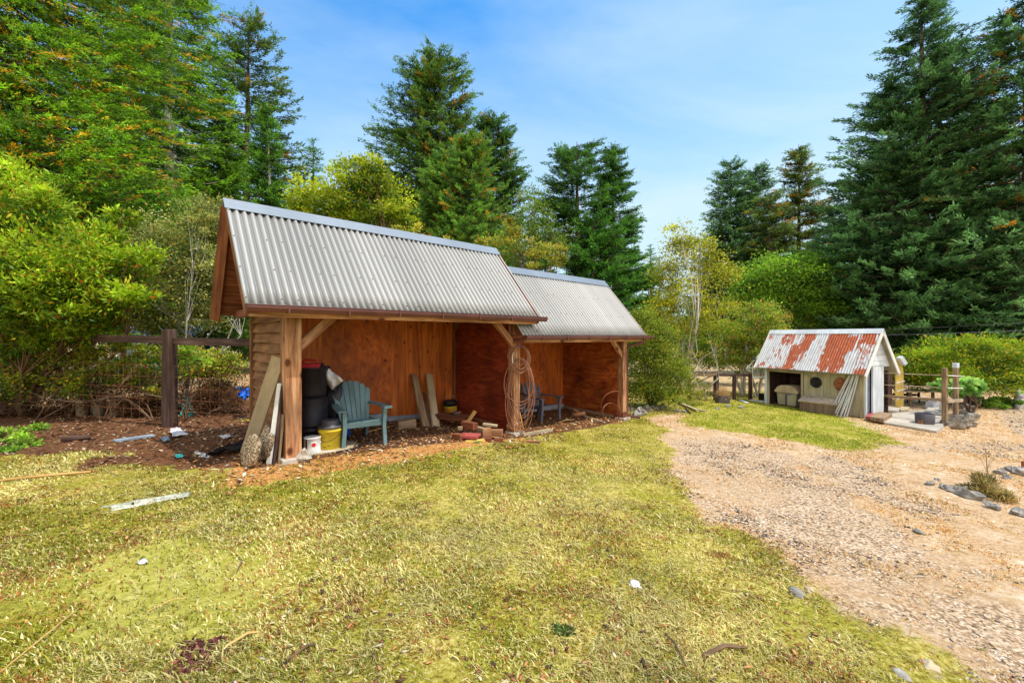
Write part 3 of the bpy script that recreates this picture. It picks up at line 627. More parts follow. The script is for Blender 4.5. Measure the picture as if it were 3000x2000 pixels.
# gutters
def gutter(a0, a1, z):
    mb = MB(); prof = [(-.345,.012),(-.345,-.060),(-.36,-.072),(-.43,-.072),(-.452,-.025),(-.452,.012),(-.460,.018)]; th = .004
    V = []; 
    for a_ in (a0, a1):
        for (w_, z_) in prof: V.append(S(a_, w_, z+z_))
    k = len(prof); f = [(i_, i_+1, i_+1+k, i_+k) for i_ in range(k-1)]+[tuple(range(k))[::-1], tuple(range(k, 2*k))]
    mb.add(V, f); 
    o = mb.build('gutter', GUTTER, shed); s_ = o.modifiers.new('thickness', 'SOLIDIFY'); s_.thickness = th
    L = a1-a0; ORG[o.name] = ORG[shed.name]
    for k_ in range(int(L/.75)): a_ = a0+.45+k_*.75; MB().box(S(a_, -.405, z-.028), (.022,.114,.104), RS).build('gutter_joint', GUTTER, o)
    return o
gutter(-.60, 4.56, EAVE1-.012); gutter(3.99, 8.72, EAVE2-.012)
MB().bar(S(-.56,-.325,EAVE1-.085), S(4.38,-.325,EAVE1-.085), .028, .115).build('fascia_board', WOOD, shed, bevel=.003)
MB().bar(S(4.02,-.325,EAVE2-.085), S(8.42,-.325,EAVE2-.085), .028, .115).build('fascia_board', WOOD, shed, bevel=.003)
# posts, headers, braces
PA = [0., 4.07, 7.905]; ptop = [EAVE1+.12, EAVE1+.1, EAVE2+.1]
for a_, zt in zip(PA, ptop):
    zb = SG(a_, 0)[2]; mb = MB(); sz = .195 if a_ == 0 else .168
    mb.box(S(a_, 0, (zb+.05+zt)/2), (sz, sz, zt-zb-.05), RS); mb.build('post', WOOD, shed, bevel=.007)
    mb = MB(); mb.box(S(a_, -.02, zb+.005), (.33,.30,.11), RS, .93); mb.build('footing', CONC, shed, bevel=.012)
    if a_: MB().box(S(a_, 0, zb+.12), (sz+.05, sz+.05, .17), RS).build('post_base', REDW if a_ > 5 else WOOD, shed, bevel=.005)
MB().box(S(1.985, 0, EAVE1-.02), (3.95-.16, .13, .15), RS).build('header_beam', REDW, shed, bevel=.005)
MB().box(S(5.99, 0, EAVE2-.03), (3.84-.16, .13, .15), RS).build('header_beam', REDW, shed, bevel=.005)
def brace(a0, z0, a1, z1): MB().bar(S(a0, -.03, z0), S(a1, -.03, z1), .125, .07, (Bk[0], Bk[1], 0)).build('brace', WOOD, shed, bevel=.004)
brace(.05, 1.48, .56, 1.97); brace(4.07-.05, 1.48, 4.07-.56, 1.97); brace(7.9-.05, 1.12, 7.9-.50, 1.60)
MB().bar(S(4.0,-.30,1.60), S(4.0,-.02,1.60), .05, .16).build('side_rafter', REDW, shed)
# walls: lap siding at the left end
mb = MB(); z0 = SG(0, 1)[2]; nc = 13; top = 1.98
for k_ in range(nc):
    zc = z0+.03+k_*(top-z0)/nc; hgt = (top-z0)/nc
    R = RS@A([[1,0,0],[0,1,0],[0,0,1.]])
    V = []; 
    for w_ in np.linspace(.10, 2.0, 9):
        wob = .008*math.sin(w_*5+k_*2.1)
        V += [S(-.02-.050, w_, zc+wob), S(-.02-.004, w_, zc+hgt+.01+wob*.3)]
    V = A(V); f = [(2*j, 2*j+1, 2*j+3, 2*j+2) for j in range(8)]
    gc = [[z_, k_*3., w_] for w_ in np.linspace(.1,2.0,9) for z_ in (0,.12)]
    mb.add(V, f, gc); mb.add(A([S(-.070,.10,zc+.0),S(-.02,.10,zc),S(-.02,2.0,zc),S(-.070,2.0,zc)]), [(0,1,2,3)])
mb.build('lap_siding_wall', SIDING, shed)
MB().box(S(-.0,1.02,(z0+top)/2), (.03, 1.9, top-z0), RS).build('end_wall', REDW, shed)
for w_ in (2.02, .13): MB().box(S(-.05, w_, (z0+top)/2-.02), (.10,.07,top-z0), RS).build('corner_board', SIDING, shed, bevel=.004)
def gable(a_, ez, wl=.0, wr=1.96):
    zt = lambda w_: ez+(RISE-(WR-w_)*SL if w_ <= WR else RISE-(w_-WR)*(RISE+.02)/(WREAR-WR))-.085
    poly = [(wl, ez-.06), (wr, ez-.06), (wr, max(zt(wr), ez-.05)), (WR, zt(WR)), (wl, zt(wl))]
    MB().prism(poly, .03, S(a_,0,0), RS@A([[0,1,0],[1,0,0],[0,0,1.]])).build('gable_wall', REDW, shed)
gable(-.0, EAVE1); gable(8.0, EAVE2); gable(4.02, EAVE1)
for a_, ez in ((-.30, EAVE1),):
    MB().bar(S(a_, -.05, ez-.03), S(a_, 1.92, ez-.03), .05, .12).build('lookout_beam', REDW, shed)
# back walls: sheets of plywood
def sheets(a0, a1, w_, zt, mats, nm, cuts):
    e = [a0]+cuts+[a1]
    for k_ in range(len(e)-1):
        zb = min(SG(e[k_], w_)[2], SG(e[k_+1], w_)[2])+.09
        MB().box(S((e[k_]+e[k_+1])/2, w_, (zb+zt)/2), (e[k_+1]-e[k_]-.006, .018, zt-zb), RS).build(nm, mats[k_ % len(mats)], shed)
sheets(.02, 3.97, 1.98, 2.06, [PLY, PLYH, PLY, PLY], 'back_wall_sheet', [1.05, 2.42, 3.0])
sheets(4.10, 7.87, 1.98, 1.72, [PLYH, PLY, PLYH, PLY], 'back_wall_sheet', [5.05, 6.28, 7.2])
for a0, a1 in ((.02, 3.97), (4.1, 7.87)):
    p_ = SG(a0, 1.945, .02); q_ = SG(a1, 1.945, .02); MB().bar(p_, q_, .05, .20).build('foundation_strip', BLUEC, shed)
for a_, zt, mm in ((4.0, EAVE1+.15, PLYR), (7.86, EAVE2+.2, PLYR2)):
    p0 = SG(a_, .1, -.02); p1 = SG(a_, 1.96, -.02)
    poly = [(.1, p0[2]), (1.96, p1[2]), (1.96, zt), (.1, zt)]
    MB().prism(poly, .02, S(a_,0,0), RS@A([[0,1,0],[1,0,0],[0,0,1.]])).build('partition_wall', mm, shed)
MB().box(S(3.965, 1.93, .98), (.05,.05,2.15), RS).build('corner_batten', REDW, shed)
MB().bar(SG(7.80,.2,.05), SG(7.80,1.9,.05), .03, .08).build('bottom_plate', WOOD2, shed)
# downspout
mb = MB(); g0 = SG(8.02, -.03)
mb.tube([S(8.30,-.40,EAVE2-.10), S(8.30,-.40,EAVE2-.17), S(8.05,-.10,EAVE2-.27), S(8.03,-.06,EAVE2-.36), S(8.03,-.06,g0[2]+.16), S(8.08,-.12,g0[2]+.08), S(8.22,-.34,g0[2]+.05)], .036, 8)
mb.build('downspout', GUTTER, shed)
# ------------------------------------------------------------------ helpers for props
def yawR(dirv):            # x axis right of facing, y axis = facing direction
    f_ = A([dirv[0], dirv[1], 0.]); f_ /= np.linalg.norm(f_); return np.stack([A([f_[1], -f_[0], 0]), f_, A([0,0,1.])], 1)
def single(mb, name, mat, label, cat, group=None, **k): o = mb.build(name, mat, **k); return tag(o, label, cat, group)

# ------------------------------------------------------------------ resin garden chairs
def chair(name, loc, face, mat, label, group, scale=1.0, nsl=7):
    T = thing(name, label, 'chair', loc, group); R = yawR(face); o = A(loc, float); s = scale
    L = lambda x, y, z: o+R@A([x*s, y*s, z*s])
    def B(c, size, Rl=I3): return (L(*c), tuple(q*s for q in size), R@Rl)
    rx = lambda a: A([[1,0,0],[0,math.cos(a),-math.sin(a)],[0,math.sin(a),math.cos(a)]])
    # fan back of slats, reclined
    for k in range(nsl):
        t = (k-(nsl-1)/2)/((nsl-1)/2); ang = t*.13; hgt = .68-.13*t*t
        xb = t*.19; R1 = rx(.42)@A([[math.cos(ang),0,math.sin(ang)],[0,1,0],[-math.sin(ang),0,math.cos(ang)]])
        mb = MB(); w0, w1, th = .055, .086, .018
        prof = [(-w0/2,0),(w0/2,0),(w1/2,hgt-.02-.035*max(t,0)),(w1/2*.3,hgt-.003),(-w1/2*.3,hgt-.003),(-w1/2,hgt-.02-.035*max(-t,0))]
        mb.prism([(x*s, z*s) for x, z in prof], th*s, L(xb, -.20, .30), R@R1); mb.build('back_slat', mat, T, bevel=.004)
    for cy_, cz_, wx_ in ((-.405,.70,.52),(-.225,.33,.44)): MB().box(*B((0,cy_,cz_),(wx_,.02,.05), rx(.42))).build('back_rail', mat, T, bevel=.006)
    # seat slats
    for k in range(5):
        y = -.16+k*.105; MB().box(*B((0, y, .30+.065*k/4+.004), (.49, .088, .018), rx(-.05+.02*k))).build('seat_slat', mat, T, bevel=.004)
    MB().box(*B((0,.315,.335),(.52,.022,.085))).build('seat_front', mat, T, bevel=.006)
    for sx in (-1, 1):
        mb = MB(); mb.prism([(q[0]*s*1., q[1]*s) for q in ((-.30,.33),(.31,.36),(.31,.30),(-.28,.25))], .02*s, L(sx*.255, 0, 0), R@A([[0,1,0],[1,0,0],[0,0,1.]])); mb.build('seat_side', mat, T, bevel=.004)
        # front leg: flared channel
        mb = MB(); V = []
        for z, y0_, y1_, xo in ((0,.345,.295,.335),(.30,.355,.27,.315),(.52,.37,.26,.325),(.565,.375,.25,.33)):
            for (x, y) in ((xo, y0_),(xo-.055, y0_+.005),(xo-.055, y1_+.02),(xo-.03, y1_+.03),(xo-.02,y1_),(xo, y1_)): V.append(L(sx*x, y, z))
        f = [(i*6+k, i*6+(k+1) % 6, i*6+6+(k+1) % 6, i*6+6+k) for i in range(3) for k in range(6)]+[(0,1,2,3,4,5), (18,19,20,21,22,23)]
        mb.add(V, f, (A(V)-o)); mb.build('leg', mat, T, bevel=.004)
        mb = MB(); V = []
        for z, y_, xo in ((0,-.46,.27),(.20,-.36,.262),(.36,-.27,.262)):
            for (x, y) in ((xo,.04),(xo-.045,.04),(xo-.045,-.03),(xo,-.03)): V.append(L(sx*x, y_+y, z))
        f = [(i*4+k, i*4+(k+1) % 4, i*4+4+(k+1) % 4, i*4+4+k) for i in range(2) for k in range(4)]+[(0,1,2,3),(8,9,10,11)]
        mb.add(V, f, (A(V)-o)); mb.build('leg', mat, T, bevel=.004)
        # arm: broad board narrowing backwards
        mb = MB(); pl = [(.40,.275),(.40,.385),(.36,.405),(.10,.385),(-.36,.315),(-.40,.245),(-.30,.235),(.10,.295),(.30,.285)]
        V = [L(sx*x, y, .575+(y-.4)*.02*0+.0) for y, x in pl]+[L(sx*x, y, .553) for y, x in pl]; k = len(pl)
        mb.add(V, [tuple(range(k)), tuple(range(2*k-1,k-1,-1))]+[(i, (i+1) % k, (i+1) % k+k, i+k) for i in range(k)], A(V)-o); mb.build('arm', mat, T, bevel=.006)
    return T
c_ = G(1068, 1309); fr = A([.58,-.815]); cc = c_[:2]-fr*.33
chair('garden_chair', gp(*cc, .0), fr, GREENP, 'grey-green slatted garden chair in front of the plywood wall', 'resin garden chairs', 1.04)
f_ = G(1614,1234); p_ = gp(f_[0]-.62*.33, f_[1]+.785*.33); chair('garden_chair', p_, (.62,-.785), GRAYCH, 'dark grey slatted garden chair with a tall back, nearer the silver wall corner', 'resin garden chairs', .98, 5)
p_ = gp(.0, 10.4); chair('garden_chair', p_, (.05,-1.), GRAYCH, 'dark grey garden chair mostly hidden behind the hose post', 'resin garden chairs', .98, 5)

# ------------------------------------------------------------------ bins, cans, bags in the left bay
b0 = G(906, 1305); b0 = gp(*(b0[:2]+Bk*.10+U*.06))
bz = b0[2]
T = thing('plastic_barrel', 'large black ribbed plastic barrel standing inside the left bay', 'barrel', b0)
MB().lathe([(.20,0),(.205,.10),(.215,.14),(.235,.15),(.235,.17),(.22,.18),(.225,.22),(.25,.23),(.25,.25),(.232,.26),(.235,.30),(.26,.31),(.26,.33),(.236,.345),(.232,.66),(.228,.70),(.20,.735),(.18,.74)], b0, 40, capt=True).build('barrel_body', BLACKP, T, smooth=True)
mb = MB()
for k in range(36): a_ = k*2*PI/36; mb.box(b0+A([.231*math.cos(a_), .231*math.sin(a_), .67]), (.012,.02,.08), rotz(a_))
mb.build('ribbed_collar', BLACKP, T)
b1 = b0+A([0,0,.742])
T = thing('plastic_planter', 'black tapered plastic tub stacked on the ribbed barrel', 'tub', b1)
MB().lathe([(.205,0),(.215,.05),(.25,.42),(.272,.43),(.278,.455),(.262,.455),(.245,.42),(.20,.06),(0,.05)], b1, 40).build('tub_body', BLACKP, T, smooth=True)
f0 = b1+A([-.02,-.02,.35]); T = thing('fuel_can', 'bright red plastic can with a loop handle lying in the black tub', 'can', f0)
R = yawR((.35,-.94)); mb = MB(); mb.prism([(-.20,0),(.20,0),(.22,.08),(.17,.13),(-.18,.13),(-.22,.06)], .20, f0+A([0,0,.03]), R); mb.build('can_body', REDP, T, bevel=.02)
mb = MB(); mb.tube([f0+R@A(q) for q in ((-.11,0,.15),(-.09,0,.205),(.07,0,.215),(.12,0,.15))], .022, 8, flat=.8); mb.build('handle', REDP, T, smooth=True)
single(MB().lathe([(.03,0),(.035,.03),(.02,.08),(0,.09)], b1+A([.20,-.05,.43]), 12), 'spray_nozzle', BLACKP, 'small black nozzle on the rim of the upper tub', 'nozzle')
# bin bag and sack
def blob(name, c, r, seed, mat, label, cat, amp=.16, top=None):
    rs = np.random.RandomState(seed); V = []; n, m = 28, 20
    for i in range(m+1):
        th = PI*i/m
        for k in range(n):
            ph = 2*PI*k/n; d = A([math.sin(th)*math.cos(ph), math.sin(th)*math.sin(ph), math.cos(th)])
            q = 1+amp*(float(fbm(d[0]*2.5+seed, d[2]*2.5+d[1]*2, seed))-.5)*2+.06*math.sin(ph*7+th*3+seed)*math.sin(th)+.03*math.sin(ph*17)*(1-i/m)
            v = d*q*A(r)
            if top and d[2] > .45: v[2] += (d[2]-.45)*top[0]; v[0] *= 1-(d[2]-.45)*1.2; v[1] *= 1-(d[2]-.45)*1.2; v[0] += (d[2]-.45)*top[1]
            if d[2] < -.55: v[2] = -.8*r[2]+.02*d[0]
            V.append(v)
    V = A(V)+A(c); f = [(i*n+k, (i+1)*n+k, (i+1)*n+(k+1) % n, i*n+(k+1) % n) for i in range(m) for k in range(n)]
    return single(MB().add(V, f, (V-A(c))*A([1,1,1.])), name, mat, label, cat, smooth=True)
g_ = SG(.98, 1.15); blob('bin_bag', g_+A([0,0,.44]), (.27,.27,.52), 4, BAGB, 'full shiny black rubbish bag slumped behind the green chair', 'rubbish bag')
T = thing('feed_sack', 'white sack with blue print draped over the black rubbish bag', 'sack', g_+A([0,-.05,.75]))
V = []; n_ = 12
sc_ = [(945,1137),(938,1105),(950,1096),(958,1085),(957,1073),(970,1090),(985,1105),(1002,1120),(992,1133),(975,1138),(962,1140)]
Yd = 6.62
grid = []
for i in range(9):
    for j in range(9):
        u_, v_ = i/8, j/8
        p0 = A([939, 1106])*(1-u_)+A([957,1072])*u_; p1 = A([972,1142])*(1-u_)+A([1003,1118])*u_
        q = p0*(1-v_)+p1*v_; dz = .05*math.sin(u_*7+v_*4)+.03*math.sin(v_*11+u_*3)-.10*math.sin(u_*PI)*math.sin(v_*PI)
        grid.append(P(q[0], q[1], Yd+dz+.12*(1-u_)))
f = [(i*9+j, i*9+j+1, i*9+j+10, i*9+j+9) for i in range(8) for j in range(8)]
o = MB().add(grid, f, A(grid)).build('sack_cloth', BAGW, T, smooth=True); s_ = o.modifiers.new('thickness', 'SOLIDIFY'); s_.thickness = .03; s_.offset = -1
rs = np.random.RandomState(2)
for r_ in range(2):
    mb = MB()
    for k in range(5):
        q0 = A([966+k*4.4-r_*2.0, 1117+k*1.7+r_*11.]); pa = P(q0[0], q0[1], Yd-.06); pb = P(q0[0]+2.6, q0[1]-3.5+rs.rand()*5, Yd-.06)
        mb.bar(pa, pb, .009, .004)
    mb.build('printed_lettering', BLUEI, T)
# blue tub, yellow bucket, white paint can
q = G(985, 1281); q = gp(*(q[:2]+Bk*.12)); T = thing('storage_tub', 'blue plastic tub on the ground behind the green chair', 'tub', q)
R = yawR((.6765,-.7365)); mb = MB(); mb.box(q+A([0,0,.15]), (.46,.34,.30), R, 1.08); mb.build('tub_body', BLUEP, T, bevel=.03); MB().box(q+A([0,0,.30]), (.54,.41,.03), R).build('rim', BLUEP, T, bevel=.01)
q = G(953, 1322); T = thing('bucket', 'yellow plastic bucket with a black tub upside down on its lid', 'bucket', q)
q = gp(*(q[:2]+A([0,.16]))); T.location = q; ORG[T.name] = q
MB().lathe([(.135,0),(.14,.01),(.158,.27),(.168,.272),(.168,.30),(.160,.305),(.162,.325)], q, 36).build('bucket_body', YEL, T, smooth=True)
MB().lathe([(.172,.322),(.178,.335),(.172,.352),(.13,.356),(.128,.40),(.122,.43),(.10,.442),(0,.443)], q, 36).build('lid', GREYP, T, smooth=True)
mb = MB(); mb.tube([q+A([.168*math.cos(t), -.168*abs(math.sin(t))-.012, .29-.145*math.sin(t)**.8 if t > 0 else .29]) for t in np.linspace(.25, 2.6, 14)], .0035, 5); mb.build('wire_handle', BLACKP, T)
MB().tube([q+A([-.05,-.186,.145]), q+A([-.13,-.18,.155])], .011, 8).build('handle_grip', WHITE, T)
for k, (x_, z_) in enumerate(((-.03,.20),(-.02,.06),(.05,.075))):
    t = -PI/2+x_*6; MB().box(q+A([.151*math.cos(t), .151*math.sin(t), z_]), (.06-.01*k,.003,.006), rotz(t+PI/2)).build('faded_print', INK, T)
q = G(903, 1330); q = gp(*(q[:2]+A([0,.12]))); T = thing('paint_can', 'small white paint can with a dark stripe and red flower print, beside the yellow bucket', 'paint can', q)
MB().lathe([(.112,0),(.116,.004),(.112,.01),(.112,.205),(.117,.212),(.112,.22),(.10,.215),(0,.21)], q, 32).build('can_body', WHITE, T, smooth=True)
MB().lathe([(.1135,.0),(.1135,.205)], q, 5, capb=False, a0=-PI/2-.42, a1=-PI/2-.18).build('dark_stripe', INK, T)
cylf = lambda R_, t0: (lambda x, y: q+A([R_*math.cos(t0+x/R_), R_*math.sin(t0+x/R_), y]))
MB().lathe([(.1135,.055),(.1135,.175)], q, 6, capb=False, a0=-PI/2+.30, a1=-PI/2+.95).build('label_panel', WHITE, T)
text_on(T, 'lettering', 'MAX', .045, INK, cylf(.115, -PI/2+.62))
mb = MB()
for k in range(5): t = k*2*PI/5; mb.lathe([(.016,0),(0,.001)], cylf(.1155, -PI/2+.62)(.016*math.cos(t), .125+.016*math.sin(t)), 8, R=rotz(.62)@A([[1,0,0],[0,0,-1],[0,1,0.]]))
mb.add([cylf(.1160, -PI/2+.62)(.018*math.cos(t), .125+.020*math.sin(t)) for t in np.linspace(0,2*PI,13)[:-1]], [tuple(range(12))]); mb.build('flower_emblem', REDI, T)
q = G(885, 1305); single(MB().tube([q+A([.045*math.cos(t), 0.02*math.sin(t), .14+.06*math.sin(t)]) for t in np.linspace(0,2*PI,14)[:-1]], .006, 6, closed=True), 'wire_loop', COPPER, 'thin loop of tan tubing between the front post and the barrel', 'wire loop')
p_, q_ = G(900, 1333), G(982, 1323); single(MB().bar(p_+A([0,0,.015]), q_+A([0,0,.015]), .03, .02), 'white_lath', WHITE, 'thin white lath lying in front of the yellow bucket', 'lath', bevel=.003)
V = [G(x,y)+A([0,0,.02]) for x,y in ((884,1340),(1030,1318),(1045,1296),(985,1288),(900,1308))]; mb = MB(); mb.add(V+[v-A([0,0,.02]) for v in V], [(4,3,2,1,0)]+[(i,(i+1)%5,(i+1)%5+5,i+5) for i in range(5)]); single(mb, 'ground_mat', SILV, 'flat brown board under the buckets at the foot of the front post', 'board')
pts = smoothpath([G(x,y)+A([0,0,.015]) for x,y in ((985,1327),(1035,1317),(1075,1305),(1110,1299),(1140,1297))], 16); single(MB().tube(pts, .012, 6), 'garden_hose', BLACKP, 'black hose lying on the soil under the green chair', 'hose', smooth=True)
p_ = G(1075,1268); q_ = G(1165,1248); single(MB().tube([p_+A([0,0,.02]), q_+A([0,0,.03])], .008, 6), 'thin_stick', YWOOD, 'thin pale stick lying behind the green chair', 'stick')
p_ = S(1.35,1.86,0); q_ = S(2.25,1.86,0); p_[2] = SG(1.35,1.86)[2]+.07; q_[2] = SG(2.25,1.86)[2]+.10; single(MB().bar(p_, q_, .03, .17), 'flashing_strip', BLUEC, 'pale blue-grey strip of board propped low against the back wall', 'board')
# concrete block, leaning planks
q = G(1196,1257); q = gp(*(q[:2]+Bk*.1)); single(MB().box(q+A([0,0,.085]), (.36,.17,.17), RS@rotz(-.1)), 'wood_block', WOOD2, 'dark square timber offcut lying left of the two leaning planks', 'timber block', bevel=.006)
def plank_lean(px0, py0, px1, py1, wd, th, name, mat, label, cat='plank', dtop=None, up=None, wall_w=None, off=0., group=None):
    """bottom pixel on the ground, top on the plane w=wall_w"""
    b = G(px0, py0); a_top = None
    r = A([(px1-1500)/F, 1., -(py1-HZ)/F]); nn = A([Bk[0], Bk[1], 0]); o_ = A([0,0,EYE]); d_ = ((A([*S2(0, wall_w), 0])-o_)@nn)/(r@nn); t = o_+r*d_
    return single(MB().bar(b, t, wd, th, up=(-nn if up is None else up)), name, mat, label, cat, group, bevel=.004)
plank_lean(1246,1250,1212,1097,.15,.05,'leaning_plank',WOOD2,'darker grey plank leaning against the plywood, left of a pair', wall_w=1.93, group='planks leaning on the back wall')
plank_lean(1277,1249,1257,1096,.17,.05,'leaning_plank',SILV,'lighter weathered plank leaning against the plywood, right of a pair', wall_w=1.93, group='planks leaning on the back wall')
plank_lean(1259,1248,1243,1150,.06,.03,'leaning_lath',WOOD2,'short narrow lath leaning between two grey planks', wall_w=1.90)
# yellow lettered can
q = SG(3.72, 1.72); T = thing('metal_pail', 'yellow metal pail with red lettering and a dark rim in the corner of the bay', 'pail', q)
MB().lathe([(.145,0),(.150,.0),(.150,.30),(.156,.31),(.15,.32)], q, 32).build('pail_body', YEL, T, smooth=True)
MB().lathe([(.158,.30),(.160,.40),(.150,.41),(.12,.42),(0,.425)], q, 32).build('dark_lid', BLACKP, T, smooth=True)
cyl2 = (lambda x, y: q+A([.1525*math.cos(-PI/2+.1+x/.15), .1525*math.sin(-PI/2+.1+x/.15), y]))
text_on(T, 'lettering', "BAR'N", .10, REDI, lambda x, y: cyl2(x*.8, y*1.1+.18))
MB().lathe([(.1525,.135),(.1525,.15)], q, 10, capb=False, a0=-PI/2-.7, a1=-PI/2+.8).build('printed_line', REDI, T)
MB().tube([q+A([.155*math.cos(t), 0, .36+.17*math.sin(t)]) for t in np.linspace(0, PI, 14)], .003, 5).build('wire_handle', STEEL, T)
# small bench and a bowl
q = SG(3.28, .95); T = thing('low_bench', 'low dark wooden bench holding a steel bowl', 'bench', q); RB = RS@rotz(-1.15)
MB().box(q+A([0,0,.24]), (.72,.26,.035), RB).build('bench_top', REDW, T, bevel=.004)
MB().box(q+A([0,0,.19])+RB@A([0,-.11,0]), (.66,.02,.07), RB).build('apron', REDW, T)
for s_ in (-1, 1): MB().box(q+RB@A([s_*.31,0,.11]), (.035,.24,.22), RB).build('leg', REDW, T, bevel=.003)
q2 = q+RB@A([.06,0,.2585]); single(MB().lathe([(.07,0),(.09,.012),(.105,.045),(.112,.046),(.10,.04),(.08,.015),(0,.010)], q2, 28), 'steel_bowl', STEEL, 'shiny steel bowl resting on the low dark bench', 'bowl', smooth=True)
# pile of offcuts; boxes given by px, size, yaw, lift, tilt
def wblock(px, py, size, yaw, lift, mat, label, tilt=(0,0), name='wood_offcut', dY=0.):
    q = G(px, py); q = gp(q[0], q[1]+dY); cx, sx = math.cos(tilt[0]), math.sin(tilt[0]); cy, sy = math.cos(tilt[1]), math.sin(tilt[1])
    R = rotz(yaw)@A([[1,0,0],[0,cx,-sx],[0,sx,cx]])@A([[cy,0,sy],[0,1,0],[-sy,0,cy]])
    return single(MB().box(q+A([0,0,lift+size[2]/2]), size, R), name, mat, label, 'wood offcut', 'wood offcuts piled beside the low bench', bevel=.005)
wblock(1343,1288,(.20,.12,.11),-.6,0,REDW,'dark squared offcut at the front left of the pile')
wblock(1376,1290,(.34,.24,.05),-.25,.06,RPAINT,'flat board painted dull red in the wood pile')
wblock(1392,1296,(.34,.10,.045),.35,0,YBOARD,'yellowish offcut under the dull red board')
wblock(1375,1276,(.34,.12,.13),-.75,.13,REDW,'thick brown beam end lying on the red board')
wblock(1348,1276,(.09,.07,.06),.1,.11,WOOD2,'little square offcut at the left edge of the red board')
wblock(1404,1280,(.36,.10,.13),-.85,.06,WOOD2,'grey sawn offcut with a pale squared end in the pile')
wblock(1380,1262,(.07,.035,.30),-.1,.12,YWOOD,'golden split stick standing up out of the pile', (0,.6))
wblock(1410,1258,(.50,.10,.10),-.62,.10,REDW,'longest reddish beam at the back of the pile', (0,.06))
wblock(1425,1285,(.17,.13,.16),.3,.04,WOOD,'upright brown chunk with a split face in the pile')
wblock(1436,1275,(.28,.10,.04),-.1,.18,SILV,'pale flat stick lying across the right of the pile', (0,.1))
wblock(1452,1286,(.26,.12,.12),-.15,.06,WOOD,'brown log end at the right tip of the pile')
wblock(1425,1293,(.18,.10,.07),-.1,0,REDW,'small dark offcut low at the front of the pile')
wblock(1460,1293,(.16,.10,.06),.2,0,REDW,'smallest dark offcut at the far right of the pile')
# hoses on the middle post
hp = S(4.07,-.105,0)
def coil(name, n_, cx, ztop, rx, ry, seed, label, sag):
    rs = np.random.RandomState(seed); T = thing(name, label, 'hose', hp+A([0,0,1.45])); pts = []
    for k in range(n_):
        r1 = rx*(.72+.45*rs.rand()); r2 = ry*(.62+.5*rs.rand()); ox = rs.randn()*.018; oy = rs.rand()*.05
        for t in np.linspace(0, 2*PI, 26)[:-1]:
            x = r1*math.sin(t)*(1-.25*math.cos(t)*sag)+ox; z = ztop-r2+r2*math.cos(t)
            pts.append(A([hp[0]+cx, hp[1], 0])+A([U[0]*0+1,0,0])*x+A([.15*x, -.02-oy-.02*math.sin(t*2+k), z]))
    MB().tube(pts, .0078, 6).build('hose_loops', COPPER, T, smooth=True); return T
T = coil('hose_coil', 7, .055, 1.46, .17, .27, 3, 'smaller upper coil of tan hose hanging on the middle post', .0)
MB().box(hp+A([.06,-.05,1.455]), (.09,.03,.03), I3).build('blue_tie', BLUEP, T, bevel=.005)
MB().tube([hp+A([-.10,-.06,1.12]), hp+A([-.11,-.06,1.22]), hp+A([-.09,-.05,1.33])], .012, 8).build('hose_fitting', STEEL, T)
coil('hose_coil', 9, .03, 1.22, .215, .68, 8, 'longer lower loops of tan hose hanging down the middle post', .55)
# broom handle, small can, pale plank
p_ = G(1536,1270); single(MB().tube([p_, P(1513,1165,8.9)], .014, 8), 'tool_handle', M('orange_varnish', (.75,.30,.03), (4,4,9), .4, bump=.02), 'orange wooden tool handle leaning behind the middle post', 'tool handle', smooth=True)
q = G(1519,1268); T = thing('drink_can', 'small red and blue can standing beside the middle post', 'can', q); MB().lathe([(.05,0),(.05,.10)], q, 20, capb=True).build('lower_body', REDP, T, smooth=True); MB().lathe([(.05,.10),(.05,.17),(.043,.20),(.03,.24),(0,.24)], q, 20, capb=False).build('upper_body', BLUEC, T, smooth=True)
p_, q_ = G(1531,1278), G(1613,1263); single(MB().bar(p_+A([0,0,.03]), q_+A([0,0,.03]), .07, .06), 'pale_plank', SILV, 'pale sawn plank on the grass edge right of the middle post', 'plank', bevel=.004)
q = G(1562,1297); single(MB().box(q+A([0,0,.02]), (.24,.09,.045), rotz(-.35)), 'dark_offcut', WOOD, 'brown offcut alone in the grass before the middle post', 'wood offcut', bevel=.006)
# forked log, pipe, twig
q = G(1690,1220); T = thing('forked_log', 'short forked log on the floor of the lower bay', 'log', q)
MB().tube([q+A([-.12,.05,.04]), q+A([.05,0,.06]), q+A([.22,-.02,.10])], [.055,.06,.05], 10).build('log_stem', WOOD, T, smooth=True)
MB().tube([q+A([.08,0,.07]), q+A([-.02,.0,.15]), q+A([-.14,.03,.22])], [.05,.045,.04], 10).build('log_branch', WOOD, T, smooth=True)
p_, q_ = G(1655,1203), G(1772,1240); single(MB().tube([p_+A([0,0,.03]), q_+A([0,0,.02])], .022, 8), 'thin_pole', SILV, 'long pale pole lying on the floor along the red side wall', 'pole', smooth=True)
p_, q_ = G(1634,1240), G(1680,1232); single(MB().tube([p_+A([0,0,.01]), (p_+q_)/2+A([0,0,.05]), q_+A([0,0,.02])], .014, 6), 'bare_twig', YWOOD, 'pale twig on the floor in front of the grey chair', 'twig')
